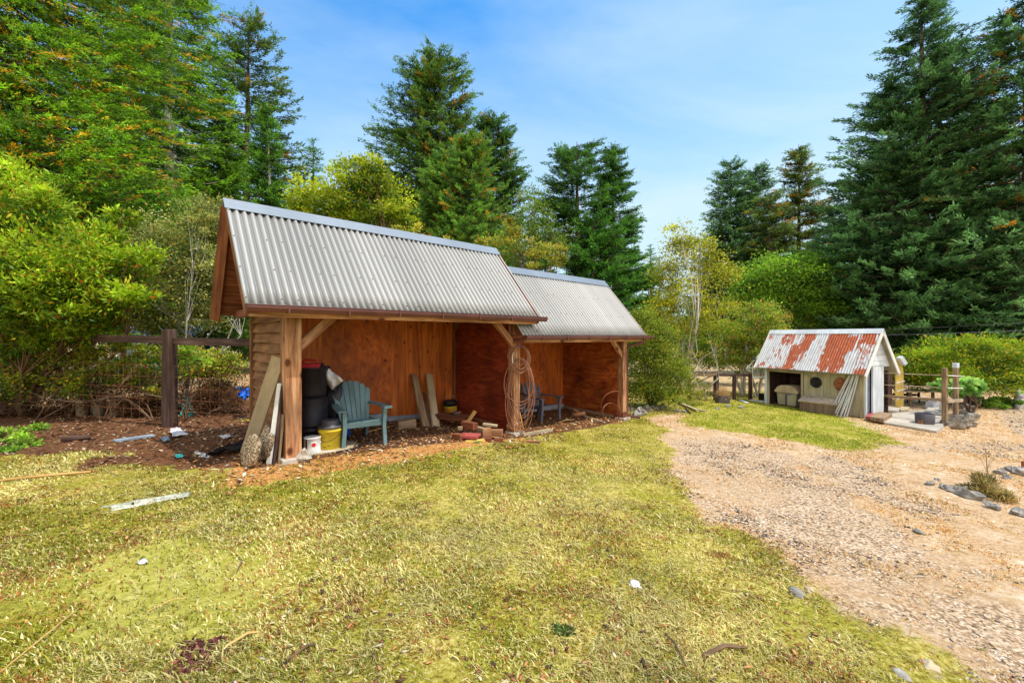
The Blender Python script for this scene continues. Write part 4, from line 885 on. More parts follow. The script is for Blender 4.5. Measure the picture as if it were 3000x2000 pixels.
# metal hoops
def hoop(px, py, d, wdt, label, mat, yaw, lean_=.12):
    q = G(px, py); R = rotz(yaw)@A([[1,0,0],[0,0,-1],[0,1,0.]])@A([[1,0,0],[0,1,0],[0,0,1.]])
    Rl = rotz(yaw); c = q+A([0,0,d/2+.01]); th = .004
    mb = MB(); n_ = 48; V = []
    for k in range(n_):
        t = 2*PI*k/n_
        for (r_, y_) in ((d/2,-wdt/2),(d/2,wdt/2),(d/2-th,wdt/2),(d/2-th,-wdt/2)):
            v = A([r_*math.cos(t), y_+lean_*r_*math.sin(t), r_*math.sin(t)]); V.append(c+Rl@v)
    f = [(k*4+j, k*4+(j+1)%4, ((k+1)%n_)*4+(j+1)%4, ((k+1)%n_)*4+j) for k in range(n_) for j in range(4)]
    return single(mb.add(V, f), 'barrel_hoop', mat, label, 'hoop', 'iron hoops by the right post', smooth=False)
hoop(1805,1241,.78,.028,'larger thin iron hoop standing against the right post',RUSTM,.15)
hoop(1790,1242,.50,.055,'smaller broad rusty hoop leaning against the larger hoop',RUSTM,.35)

# ------------------------------------------------------------------ left side: leaning boards, round stones, debris
def board_img(b, t, wd, th, up, name, mat, label, cat='board', bevel=.003): return single(MB().bar(b, t, wd, th, up), name, mat, label, cat, bevel=bevel)
sb = G(722,1330); board_img(G(722,1330), S(-.09,.30,1.36), .17, .02, (.25,-.95,.2), 'leaning_board', SILV, 'wide pale fibre board leaning on the siding left of the front post')
board_img(G(787,1360), S(-.12,.10,1.02), .06, .03, (-.2,-.95,.1), 'leaning_board', WHITE, 'narrow white-edged board leaning beside the front post')
board_img(G(800,1358), S(-.10,.12,.98), .13, .03, (-U[0],-U[1],.1), 'leaning_board', DARKW, 'narrow dark board leaning beside the front post')
board_img(G(815,1356), S(-.11,-.02,.62), .06, .03, (-U[0],-U[1],.1), 'leaning_board', WOOD2, 'shortest grey board leaning at the foot of the front post')
def disc(px, py, R_, th, yaw, lean_, label, sy=.85, dY=0):
    q = G(px, py); q = gp(q[0], q[1]+dY); cl, sl_ = math.cos(lean_), math.sin(lean_)
    R = rotz(yaw)@A([[1,0,0],[0,sl_,-cl],[0,cl,sl_]])
    prof = [(0,-th/2),(R_*.8,-th/2),(R_*.97,-th*.3),(R_,0),(R_*.97,th*.3),(R_*.8,th/2),(0,th/2)]
    mb = MB(); mb.lathe(prof, q+A([0,0,R_*.97]), 30, R=R, capb=False)
    v = mb.V[0]; c = q+A([0,0,R_*.97]); rs = np.random.RandomState(int(px)); d = v-c; mb.V[0] = c+d*(1+.05*np.sin(np.arctan2(d[:,2], d[:,0])*5+px)[:,None]+.02*rs.randn(len(v),1))
    return single(mb, 'round_stone', MILL, label, 'stone disc', 'round pebbled stones leaning by the front post', smooth=True)
disc(772,1352,.235,.06,-.75,.22,'taller round pebbled stone disc leaning against the boards', dY=.05)
disc(735,1366,.205,.07,-.62,.25,'smaller round pebbled stone disc in front of the taller one')
rs = np.random.RandomState(17); x, y = sampleXY(rs, 3600, 1.8, 9, -1.3, .9); mk_ = masks(x, y); kp = (mk_['dirt'] < .3) & (mk_['dry'] < .4) & (fbm(x*1.6, y*1.6, 44) > .47); x, y = x[kp], y[kp]
r = (.004+.007*rs.rand(len(x))**2)*(1+.08*y)
tag(scatter('lawn_litter', 0, x, y, r, palette([(.56,.27,.09),(.62,.50,.28),(.20,.09,.04),(.42,.15,.07),(.12,.06,.03),(.30,.17,.06)], len(x), rs), .15, rs, CHIP, .018, 2.4), 'tiny fallen leaf scraps and splinters littering the lawn', 'litter', kind='stuff')
rs = np.random.RandomState(3)
def sheet(name, pts, mat, label, cat, rs, h=.03, amp=.03, n_=8, group=None):
    c4 = [G(*p)+A([0,0,h]) for p in pts]; V = []
    for i in range(n_+1):
        for j in range(n_+1):
            u_, v_ = i/n_, j/n_; q = (c4[0]*(1-u_)+c4[1]*u_)*(1-v_)+(c4[3]*(1-u_)+c4[2]*u_)*v_
            V.append(q+A([.01*rs.randn(), .01*rs.randn(), amp*(float(fbm(u_*4+h*99, v_*4, 6))-.3)+.002*rs.randn()]))
    f = [(i*(n_+1)+j, i*(n_+1)+j+1, (i+1)*(n_+1)+j+1, (i+1)*(n_+1)+j) for i in range(n_) for j in range(n_)]
    o = single(MB().add(V, f), name, mat, label, cat, group, smooth=True); s_ = o.modifiers.new('t', 'SOLIDIFY'); s_.thickness = .006; return o
sheet('black_cloth', [(600,1352),(625,1338),(715,1296),(722,1322)], BAGB, 'crumpled black sheet on the soil left of the stone discs', 'sheet', rs, .03, .16)
sheet('paper_scrap', [(495,1262),(520,1256),(552,1276),(505,1284)], BAGW, 'patch of torn white paper under the fence post', 'scrap', rs)
sheet('paper_scrap', [(637,1283),(660,1279),(686,1283),(655,1289)], BAGW, 'small white scrap on the soil left of the shed corner', 'scrap', rs)
sheet('white_shard', [(570,1330),(600,1334),(622,1341),(598,1346)], WHITE, 'curved white shard in front of the black sheet', 'scrap', rs, .02, .05)
sheet('green_scrap', [(513,1340),(533,1336),(536,1344),(518,1347)], TEAL, 'tiny turquoise scrap in the brown leaf litter', 'scrap', rs)
sheet('grey_sheet', [(468,1288),(490,1283),(500,1294),(480,1298)], BLUEC, 'small blue-grey sheet at the end of the fallen board', 'scrap', rs)
p_, q_ = G(335,1297), G(450,1280); single(MB().bar(p_+A([0,0,.03]), q_+A([0,0,.03]), .13, .03, (0,0,1)), 'fallen_board', BLUEC, 'grey-blue board lying in the leaf litter below the bushes', 'board', bevel=.003)
p_, q_ = G(180,1296), G(265,1288); single(MB().tube([p_+A([0,0,.05]), q_+A([0,0,.04])], [.05,.035], 8), 'dark_log', DARKW, 'dark rotten log in the leaf litter at the left', 'log', smooth=True)
p_, q_ = G(-60,1420), G(266,1386); single(MB().tube([p_+A([0,0,.02]), (p_+q_)/2+A([0,0,.03]), q_+A([0,0,.02])], .014, 6), 'pale_pole', YWOOD, 'long thin pale pole lying on the grass at the far left', 'pole', smooth=True)
sheet('weathered_board', [(300,1487),(560,1443),(555,1456),(330,1500)], AGED, 'thin whitish-green weathered board sunk in the left lawn', 'board', rs, .012, .012)
for k, (a_, b_, c_, lb) in enumerate(((( 660,1900),(760,1860),.008,'long thin straw-coloured stick at the lower left of the lawn'),((840,1940),(930,1895),.007,'bent brown twig low in the middle of the lawn'),((1950,1860),(2010,1960),.007,'dark thin twig near the bottom right of the lawn'),((2060,1925),(2190,1905),.012,'thick grey-brown stick near the bottom right corner'),((700,1640),(694,1680),.006,'little brown twig on the worn patch of lawn'),((0,1975),(230,1790),.004,'very long pale straw stem crossing the left lawn'),((545,1755),(430,1800),.003,'short pale straw stem on the worn patch'))):
    p_, q_ = G(*a_), G(*b_); mdl = (p_+q_)/2+A([.01,.03,.03]); single(MB().tube([p_+A([0,0,.012]), mdl, q_+A([0,0,.02])], [c_, c_, c_*.6], 5), 'stick', TWIG if 'straw' not in lb else YWOOD, lb, 'stick', 'sticks lying on the lawn')
for k, (px, py, r_, lb, mm) in enumerate(((1860,1716,.030,'white angular stone alone in the middle of the lawn',WHITE),(2334,1741,.040,'flat pale grey pebble on the lawn edge beside the gravel',STONE),(2372,1730,.026,'rounded cream pebble beside the flat grey one',SILV),(2722,1955,.035,'pale pinkish stone at the bottom right',SILV),(2640,1980,.03,'small grey stone at the bottom right, left of the pinkish one',STONE),(2690,1560,.035,'dark flat stone on the gravel drive',STONE),(418,1648,.022,'little white stone on the left lawn',WHITE),(930,1317,.0,'',None))):
    if mm: q = G(px, py); single(MB().rock(q+A([0,0,r_*.3]), r_*1.3, k+40, (1.3,1,.5)), 'loose_stone', mm, lb, 'stone', 'loose stones on lawn and drive', smooth=True)
q = G(892,1352); single(MB().rock(q+A([0,0,.06]), .10, 77, (1,.8,1)), 'pale_rock', CONC, 'pale rock against the foot of the front post', 'rock', smooth=False)
q = G(758,1358); 

# ------------------------------------------------------------------ left fence
A0 = G(497, 1250); T = thing('timber_fence', 'dark timber post and rail fence with wire mesh left of the long shed', 'fence', A0)
fd = SG(0.0, 1.95)[:2]-A0[:2]; fd = fd/np.linalg.norm(fd); RF = A([[fd[0],-fd[1],0],[fd[1],fd[0],0],[0,0,1.]])
def fpt(d, z): q = A0[:2]+fd*d; return A([q[0], q[1], float(gz(*q))+z])
zr = 1.55
for d_ in (0., -4.2, -8.0):
    MB().box(fpt(d_, .85), (.17,.17,1.78), RF, .97).build('post', DARKW, T, bevel=.01)
Ltot = np.linalg.norm(SG(0,1.95)[:2]-A0[:2])
MB().bar(fpt(-8, zr+.02), fpt(-4.2, zr+.05), .05, .13).build('rail', DARKW, T, bevel=.005)
MB().bar(fpt(-4.2, zr+.05), fpt(0, zr+.0), .05, .13).build('rail', DARKW, T, bevel=.005)
MB().bar(fpt(0, zr-.02)-A([Bk[0],Bk[1],0])*.06*0, fpt(Ltot-.05, zr-.02), .05, .13).build('rail', DARKW, T, bevel=.005)
mb = MB()
for k in range(7): mb.tube([fpt(-8, .1+k*.2), fpt(Ltot-.1, .1+k*.2)], .0022, 4, cap=False)
for k in range(46): d_ = -7.9+k*.2; mb.tube([fpt(d_, .05), fpt(d_, 1.3)], .0018, 4, cap=False)
mb.build('wire_mesh', STEEL if False else RUSTM, T)['kind'] = 'stuff'

# things beyond the left fence
q = G(406, 1010); q = P(406, 1035, 16.); q[2] = gz(q[0], q[1]); T = thing('dome_tent', 'light blue dome tent out in the dry meadow behind the fence', 'tent', q)
R_ = .62; zt_ = EYE-(946-HZ)/F*16-q[2]; 
mb = MB(); mb.lathe([(R_*math.cos(u_), zt_*math.sin(u_)**.8) for u_ in np.linspace(0,1.56,12)], q, 24); mb.build('canopy', TENT, T, smooth=True)
for t in (0, PI/3, 2*PI/3, PI/2*1.02): MB().tube([q+A([R_*1.01*math.cos(u_)*math.cos(t), R_*1.01*math.cos(u_)*math.sin(t), zt_*1.01*max(0,math.sin(u_))**.6]) for u_ in np.linspace(0, PI, 17)], .014, 5).build('tent_pole', WHITE, T)
q = P(566, 1030, 13.); q[2] = gz(q[0], q[1])
def tarp(px0, py0, px1, py1, Y, seed, mat, label, name='tarp'):
    V = []; n_ = 10
    for i in range(n_+1):
        for j in range(n_+1):
            px = px0+(px1-px0)*i/n_; py = py0+(py1-py0)*j/n_; e_ = float(fbm(i*.45+seed, j*.45, seed)); p = P(px, py, Y+.5*e_-.25+.3*j/n_*-1)
            p[0] += .08*(float(fbm(j*.6, i*.3+9, seed))-.5)*4; p[2] += .06*math.sin(i*1.3+j*.7); V.append(p)
    V = A(V); dz = V[:,2].min()-float(gz(V[:,0].mean(), V[:,1].mean())); 
    f = [(i*(n_+1)+j, i*(n_+1)+j+1, (i+1)*(n_+1)+j+1, (i+1)*(n_+1)+j) for i in range(n_) for j in range(n_)]
    return single(MB().add(V, f), name, mat, label, 'tarp', smooth=True)
tarp(540,958,615,1035,11.5,3,BTARP,'bright blue tarp hung in the bushes right of the fence post')
tarp(-40,1060,18,1150,8.6,5,BTARP,'bright blue tarp at the far left edge behind the bushes')
tarp(527,1165,565,1222,8.9,8,TEAL,'turquoise plastic sheet on the ground behind the fence')
tarp(150,1150,200,1180,8.8,9,BAGW,'crumpled silvery plastic sheet among the left bushes')
tarp(700,1140,745,1165,8.6,11,BTARP,'blue plastic scrap behind the shed corner')
blob('cloth_bundle', G(575,1205)+A([0,.6,.25]), (.45,.3,.3), 6, BROWNT, 'dark purple-brown bundle under the bushes behind the fence', 'bundle', .3)
for k, (px, lb) in enumerate(((212,'leftmost tall pale pot behind the fence'),(262,'second pale pot behind the fence, in a row of three'),(312,'third pale pot behind the fence, nearest the fence post'))):
    q = G(px, 1224); q = gp(q[0], q[1]+.2); single(MB().lathe([(.09,0),(.12,.30),(.14,.31),(.14,.35),(.12,.35),(.10,.3),(0,.29)], q, 20, sy=1), 'garden_pot', SILV if k != 1 else CREAM, lb, 'pot', 'pots behind the left fence', smooth=True)
q = P(470,1100,13.); q[2] = gz(q[0], q[1]); T = thing('garden_cart', 'small dark garden cart with a green top in the meadow beyond the fence', 'cart', q)
MB().box(q+A([0,0,.62]), (.95,.5,.04)).build('cart_top', TEAL, T, bevel=.01)
for s_ in (-1, 1):
    MB().lathe([(.02,-.04),(.15,-.04),(.17,0),(.15,.04),(.02,.04)], q+A([s_*.36,-.1,.17]), 20, R=A([[1,0,0],[0,0,-1],[0,1,0.]]), capt=True).build('wheel', BLACKP, T, smooth=True)
    MB().bar(q+A([s_*.3,0,.15]), q+A([s_*.38,0,.61]), .03, .03).build('leg', GREYP, T)
MB().bar(q+A([-.36,-.1,.17]), q+A([.36,-.1,.17]), .03, .03).build('axle', GREYP, T)
q = P(585, 930, 17.); q[2] = gz(q[0], q[1])
T = thing('white_caravan', 'pale boxy trailer glimpsed through the bushes left of the shed', 'trailer', q)
MB().box(q+A([0,0,1.35]), (1.0,2.2,1.9)).build('body', WHITE, T, bevel=.08); MB().box(q+A([.0,-1.103,1.6]), (.5,.012,.4)).build('window', BLACKP, T)
for s_ in (-1, 1): MB().lathe([(.05,-.08),(.28,-.08),(.30,0),(.28,.08),(.05,.08)], q+A([s_*.5,0,.30]), 18, R=A([[0,0,1],[0,1,0],[-1,0,0.]]), capt=True).build('wheel', BLACKP, T, smooth=True)
# ------------------------------------------------------------------ small shed with the rusty roof
R0 = G(2532, 1225)[:2]; D_ = A([-.41,.912]); E_ = A([.912,.41])
def Q3(t, w_, z): q = R0+t*D_+w_*E_; return A([q[0], q[1], z])
def QG(t, w_, dz=0): q = R0+t*D_+w_*E_; return gp(q[0], q[1], dz)
RQ = A([[D_[0],-E_[0]*-1,0],[D_[1],E_[1],0],[0,0,1.]]); RQ = np.stack([A([*D_,0]), A([-D_[1], D_[0], 0]), A([0,0,1.])], 1)   # x along wall, y = -depth
g0 = QG(1.5,.5); small = thing('small_shed', 'small pale board shed with a steep white roof streaked with orange rust', 'shed', g0)
zg = float(g0[2]); EZ, RZ, WRI, WE, WB = .545, 1.86, .655, -.25, 1.55
T0_, T1_ = -.17, 3.30; sl_ = (RZ-EZ)/(WRI-WE)
def rustmask(s, v, x):     # s across 0..1 from the left end, v 0 eave ..1 ridge
    def patch(s0, s1, v0, v1, j, soft=.05): 
        e = (vnoise(x*26, v*14, j)-.5)*.09+(vnoise(x*60, v*5, j+3)-.5)*.06
        return (s > s0+e*.4) & (s < s1+e) & (v > v0+e*2.0) & (v < v1+e*1.6)
    st = vnoise(x*80, v*3, 9) > .45
    r = patch(.17,.235,.62,1.02,1) | patch(.30,.40,-.1,.64,2) | (patch(.375,.50,.42,1.02,3) & (s-.375 < .10*(v-.2)+.05)) | patch(.40,.45,.2,.55,4)&st
    r |= patch(.60,.70,.0,.95,5) | patch(.70,.80,-.1,.62,6) | patch(.72,.86,.52,.85,7) | patch(.66,.76,.3,.95,21)
    r |= patch(.86,.99,.62,.97,8) | (patch(.88,1.02,.42,.62,10)&st) | (patch(.90,1.02,-.1,.12,11)) | (patch(.88,.98,.1,.4,12)&st&(vnoise(x*30,v*20,13)>.55))
    r |= (patch(.02,.10,.0,.10,14)) | (patch(.0,.05,.72,1.02,15)&st) | (patch(.10,.24,.15,.55,16)&st&(vnoise(x*20,v*9,17)>.55)) | (patch(.24,.30,.6,.9,18)&st) | patch(.14,.30,-.1,.03,19) | (patch(.52,.60,.3,.7,20)&st&(vnoise(x*30,v*12,4)>.6))
    return r
for side in (0, 1):
    nu, nv = 420, 60; tt = np.linspace(T0_, T1_, nu+1); vv = np.linspace(0, 1, nv+1); V = []; Cc = []
    TT, VV = np.meshgrid(tt, vv); wv = (WE+(WRI-WE)*VV) if side == 0 else (WB+(WRI-WB)*VV); zz = EZ+(RZ-EZ)*VV
    off = .009*np.sin(TT/.075*2*PI)+.003*(((TT*1.43) % 1) < .06); nx_ = -sl_ if side == 0 else sl_; nl = math.hypot(nx_, 1)
    wv = wv+off*nx_/nl; zz = zz+off/nl
    V = np.stack([R0[0]+TT*D_[0]+wv*E_[0], R0[1]+TT*D_[1]+wv*E_[1], zz], 2).reshape(-1,3)
    s = (1-(TT-T0_)/(T1_-T0_)).ravel(); v = VV.ravel(); x = TT.ravel()
    rm = rustmask(s, v, x); n1 = vnoise(x*40, v*20, 2)[:,None]; n2 = vnoise(x*110, v*2.5, 5)[:,None]
    white = A([.66,.68,.71])*(.84+.16*n2); rust = A([.42,.10,.035])*(.7+.55*n1); faint = (vnoise(x*70, v*4, 31) > .70)[:,None]
    c = np.where(rm[:,None], rust, np.where(faint, white*A([.86,.80,.76]), white))
    i = (np.arange(nv)[:,None]*(nu+1)+np.arange(nu)[None]).ravel(); Qd = np.stack([i,i+1,i+nu+2,i+nu+1],1)
    fastmesh('roof', V, Qd, c, RUSTR, (0,0,0), small, GC=np.stack([x,v,s*0],1), smooth=True)
    mb = MB(); wm = (WE+WRI)/2 if side == 0 else (WB+WRI)/2; 
    mb.add([Q3(T0_+.02, WE if side == 0 else WB, EZ-.03), Q3(T1_-.02, WE if side == 0 else WB, EZ-.03), Q3(T1_-.02, WRI, RZ-.035), Q3(T0_+.02, WRI, RZ-.035)], [(0,1,2,3)]); mb.build('roof_underside', CREAM, small)
    for te in (T0_+.015, T1_-.015): MB().bar(Q3(te, WE if side == 0 else WB+.02, EZ-.06), Q3(te, WRI, RZ-.06), .03, .11, (*(-E_*(1 if side == 0 else -1)), .6)).build('barge_board', WHITE, small, bevel=.003)
mb = MB()
for sg in (-1, 1): mb.add([Q3(T0_-.01,WRI,RZ+.02), Q3(T1_+.01,WRI,RZ+.02), Q3(T1_+.01,WRI+sg*.10,RZ+.02-.10*sl_*.98), Q3(T0_-.01,WRI+sg*.10,RZ+.02-.10*sl_*.98)], [(0,1,2,3)])
o = mb.build('ridge_cap', PALE, small); s_ = o.modifiers.new('t','SOLIDIFY'); s_.thickness = .006
def vb(t0, t1, w_, z0, z1, mat, name, th=.02, n_=None):
    n_ = n_ or max(1, int(round(abs(t1-t0)/.20))); mb = MB()
    for k in range(n_):
        a_, b_ = t0+(t1-t0)*k/n_, t0+(t1-t0)*(k+1)/n_; mb.box(Q3((a_+b_)/2, w_+.002*(k % 2), (z0+z1)/2), (abs(b_-a_)-.006, th, z1-z0), RQ)
    mb.box(Q3((t0+t1)/2, w_+.012, (z0+z1)/2), (abs(t1-t0), .008, z1-z0), RQ)
    return mb.build(name, mat, small)
vb(.10, 1.70, 0, zg+.02, .88, CREAM, 'front_wall')
vb(1.70, 2.97, 0, .42, .88, CREAM, 'front_wall', n_=3)
vb(.0, .10, -.01, zg+.0, .88, CREAM, 'corner_board', .04, 1); vb(2.95, 3.05, -.01, zg, .88, PALE, 'corner_board', .04, 1)
for t_ in (1.74, 2.90): MB().box(Q3(t_, -.03, (zg+.42)/2), (.06,.05,.42-zg), RQ).build('door_frame', CREAM, small, bevel=.003)
MB().box(Q3(2.32, -.03, .45), (1.26,.05,.06), RQ).build('door_frame', CREAM, small, bevel=.003)
def wallE(t_, w0, w1, z0, z1, mat, name, n_, th=.02, hor=False):
    mb = MB()
    for k in range(n_):
        if hor: a_, b_ = z0+(z1-z0)*k/n_, z0+(z1-z0)*(k+1)/n_; mb.box(Q3(t_, (w0+w1)/2, (a_+b_)/2), (th, w1-w0, b_-a_-.006), RQ)
        else: a_, b_ = w0+(w1-w0)*k/n_, w0+(w1-w0)*(k+1)/n_; mb.box(Q3(t_, (a_+b_)/2, (z0+z1)/2), (th, b_-a_-.006, z1-z0), RQ)
    mb.box(Q3(t_+.012, (w0+w1)/2, (z0+z1)/2), (.006, w1-w0, z1-z0), RQ)
    return mb.build(name, mat, small)
wallE(0, .40, 1.02, zg+.02, .78, PALE, 'end_wall', 4); wallE(3.03, 0, 1.3, zg+.02, .78, CREAM, 'end_wall', 6)
wallE(.06, .04, .40, zg+.02, .78, BLUEC, 'side_door', 2)
MB().box(Q3(-.02,.40,(zg+.78)/2), (.05,.05,.78-zg), RQ).build('door_frame', PALE, small); MB().box(Q3(-.02,.03,(zg+.78)/2), (.05,.05,.78-zg), RQ).build('door_frame', PALE, small)
for te in (.0, 3.04):
    zt = lambda w_: EZ+(RZ-EZ)*((w_-WE)/(WRI-WE) if w_ < WRI else (WB-w_)/(WB-WRI))-.06
    zl_ = lambda z: (WE+(z+.06-EZ)/(RZ-EZ)*(WRI-WE), WB-(z+.06-EZ)/(RZ-EZ)*(WB-WRI))
    mb = MB(); nk = 6
    for j in range(nk):
        za, zb_ = .74+(RZ-.09-.74)*j/nk, .74+(RZ-.09-.74)*(j+1)/nk-.006; a_, b_ = zl_(za); c_, d_ = zl_(zb_)
        mb.prism([(max(a_,.0),za),(b_,za),(d_,zb_),(max(c_,.0),zb_)], .02+.004*(j % 2), Q3(te,0,0), np.stack([A([*E_,0]), A([-E_[1],E_[0],0]), A([0,0,1.])],1))
    mb.build('gable_siding', PALE, small)
MB().box(Q3(1.5, 1.28, (zg+.6)/2), (3.0,.03,.6-zg), RQ).build('rear_wall', DARKW, small)
MB().box(Q3(2.99, .64, (zg+.7)/2), (.02,1.2,.7-zg), RQ).build('dark_inner_panel', DARKW, small)  # dark sheet added over the cream end wall, its colour deepens the doorway shade
MB().box(Q3(1.66, .64, (zg+.7)/2), (.03,1.25,.7-zg), RQ).build('dark_inner_panel', DARKW, small)
MB().box(Q3(1.5, .65, zg+.015), (3.0,1.25,.03), RQ).build('floor_boards', DARKW, small)
single(MB().add([QG(1.2,-1.9,.0)], []) if False else MB().tube([Q3(1.62,-.04,.44), Q3(1.35,-.045,.18)], .004, 4), 'hanging_cord', BLACKP, 'thin dark cord running down to the darker wall disc', 'cord')
for t_, z_, r_, mt, lb in ((1.32,.17,.175,BLACKP,'dark round woven disc hanging on the pale board wall'),(.60,.18,.205,RUSTM,'larger rusty brown round disc hanging on the pale board wall')):
    T = thing('wall_disc', lb, 'disc', Q3(t_, -.06, z_), 'round discs on the small shed wall'); R = RQ@A([[1,0,0],[0,0,-1],[0,1,0.]])@A([[1,0,0],[0,-1,0],[0,0,-1.]])
    for k, (ra, rb) in enumerate(((1,.82),(.78,.6),(.55,.38),(.33,0))):
        MB().lathe([(r_*rb, -.012-.004*k),(r_*(ra+rb)/2, -.03-.004*k),(r_*ra,-.012),(r_*ra,.0)], Q3(t_, -.02, z_), 28, R=np.stack([RQ[:,0], A([0,0,1.]), A([*E_,0])],1)).build('ring', mt, T, smooth=True)
# storage bin in the doorway
q = QG(2.33,.28,.03); T = thing('storage_bin', 'beige plastic storage bin with a domed lid in the small shed doorway', 'bin', q)
mb = MB(); prof = [(-.30,0),(.30,0),(.35,.42),(-.35,.42)]; mb.prism(prof, .42, q, RQ); mb.build('bin_body', CREAM, T, bevel=.02)
MB().box(q+RQ@A([0,.225,.2]), (.05,.03,.38), RQ).build('dark_channel', GREYP, T, bevel=.005)
mb = MB(); mb.prism([(-.40,.42),(.40,.42),(.41,.47),(.30,.62),(.16,.69),(-.16,.69),(-.30,.62),(-.41,.47)], .52, q, RQ); mb.build('lid', SILV, T, bevel=.025)
MB().box(q+RQ@A([-.13,.262,.40]), (.16,.01,.02), RQ).build('blue_clip', BLUEP, T)
# hinged box bench
pL, pR = G(2342,1203), G(2446,1217); dv = pR-pL; dv /= np.linalg.norm(dv); Rb = np.stack([dv, np.cross([0,0,1.], dv), A([0,0,1.])], 1); Lb = np.linalg.norm(pR-pL); ctr = (pL+pR)/2+Rb@A([0,.24,0])
T = thing('wooden_chest', 'low grey wooden chest with a sloping lid against the small shed', 'chest', ctr)
for k in range(3): MB().box(ctr+Rb@A([0,0,.06+k*.10]), (Lb,.46,.094), Rb).build('side_board', M('aged_brown_board',[(.13,.085,.06),(.27,.19,.13)],(3,18,18),.85,bump=.3) if k == 0 else bpy.data.materials['aged_brown_board'], T, bevel=.004)
mb = MB(); mb.prism([(-.24,.30),(.25,.30),(.25,.45),(.10,.46),(-.26,.33)], Lb+.08, ctr, Rb@A([[0,1,0],[1,0,0],[0,0,1.]])); mb.build('lid', M('pale_aged_lid',[(.34,.26,.18),(.56,.46,.35)],(14,14,2),.85,bump=.2,dirt=.4), T, bevel=.006)
# leaning white strips
rs = np.random.RandomState(4)
for k in range(8):
    tb_, tt_ = .20+k*.065+rs.rand()*.03, .10+.03*k+rs.rand()*.06; b = QG(tb_+.08, -.28-.03*(k % 3), .0); t = Q3(tt_, -.035-.02*(k % 2), .50-.02*rs.rand()); m_ = (b+t)/2+A([0,0,-.03])+A([*D_,0])*(.03 if k > 5 else 0)
    mb = MB(); mb.tube([b, (b+m_)/2, m_, (m_+t)/2, t], .026, 6, flat=.35); 
    single(mb, 'white_strip', WHITE if k % 3 else PALE, 'long white plastic strip, one of a bundle leaning on the small shed wall', 'strip', 'white strips leaning on the small shed')
# pallet steps, slabs
def slab(pts, h, name, mat, label, cat, dz=0., group=None):
    b = [G(*p)+A([0,0,dz]) for p in pts]; t = [q+A([0,0,h]) for q in b]; k = len(b); mb = MB()
    mb.add(b+t, [tuple(range(k)), tuple(range(2*k-1,k-1,-1))]+[(i,(i+1)%k,(i+1)%k+k,i+k) for i in range(k)]); return single(mb, name, mat, label, cat, group, bevel=.006)
slab([(2549,1236),(2587,1243),(2614,1226),(2575,1219)], .10, 'wooden_step', WOOD2, 'low brown wooden step beside the small shed corner', 'step', .05)
slab([(2536,1232),(2554,1235),(2583,1219),(2560,1214)], .07, 'wooden_step', RPAINT, 'faded pink-red step board against the small shed corner', 'step', .06)
slab([(2589,1242),(2744,1268),(2763,1256),(2763,1220),(2700,1206),(2613,1214)], .05, 'concrete_slab', CONC, 'weathered grey slab in front of the pen', 'slab')
slab([(2706,1216),(2762,1224),(2770,1208),(2722,1200)], .10, 'concrete_block', CONC, 'pale raised concrete block behind the black round tub', 'slab')
slab([(2589,1210),(2632,1213),(2636,1203),(2592,1198)], .10, 'stone_step', CONC, 'whitish flat step beside the brown door', 'step')
slab([(2638,1208),(2660,1208),(2664,1199),(2640,1197)], .08, 'stone_step', SILV, 'smaller pale flat step below the yellow hut', 'step')
q = G(2733,1250); q = gp(q[0], q[1]+.22, .05); single(MB().lathe([(.190,0),(.20,.02),(.205,.27),(.197,.275),(.187,.26),(.17,.04),(0,.03)], q, 36), 'round_tub', GREYP, 'black round tub standing on the grey slab', 'tub', smooth=True)
q = G(2702,1247); single(MB().box(q+A([0,.03,.10]), (.11,.10,.11), rotz(.2)), 'orange_box', RUSTM, 'small orange-brown box left of the black round tub', 'box', bevel=.006)
# pen fence
T = thing('pen_fence', 'weathered post fence with two thin rails and one thick rail beside the small shed', 'fence', G(2768,1246))
fp = {'a': (2562,1212,1075,.05), 'b': (2768,1246,1078,.10), 'c': (2800,1232,1073,.10)}; FP = {}
for k, (px, yb, yt, wd) in fp.items():
    b = G(px, yb); top = EYE-(yt-HZ)/F*b[1]; FP[k] = b; MB().box(A([b[0], b[1], (b[2]+top)/2]), (wd, wd, top-b[2]), rotz(.3)).build('post', WOOD2 if k != 'a' else DARKW, T, bevel=.008)
    if k == 'c': MB().box(A([b[0], b[1], top+.03]), (wd+.015, wd+.015, .14), rotz(.3)).build('post_cap', PALE, T, bevel=.006)
def onpost(k, y, dy=-.08): b = FP[k]; return A([b[0], b[1]+dy, EYE-(y-HZ)/F*b[1]])
for ya, yb_, yc, r_ in ((1091,1099,1101,.014),(1125,1135,1136,.014)):
    MB().tube([onpost('a',ya), onpost('b',yb_)], r_, 6).build('thin_rail', SILV, T); MB().tube([onpost('b',yb_), onpost('c',yc)+A([.12,0,0])], r_, 6).build('thin_rail', WHITE, T)
MB().bar(onpost('a',1157), onpost('b',1172), .05, .075).build('thick_rail', WOOD2, T, bevel=.005); MB().bar(onpost('b',1174), onpost('c',1171)+A([.10,0,0]), .05, .085).build('thick_rail', SILV, T, bevel=.005)
for yy in (1200,1225): MB().tube([onpost('b',yy,0), onpost('c',yy-8,0)], .004, 4).build('wire', STEEL, T)
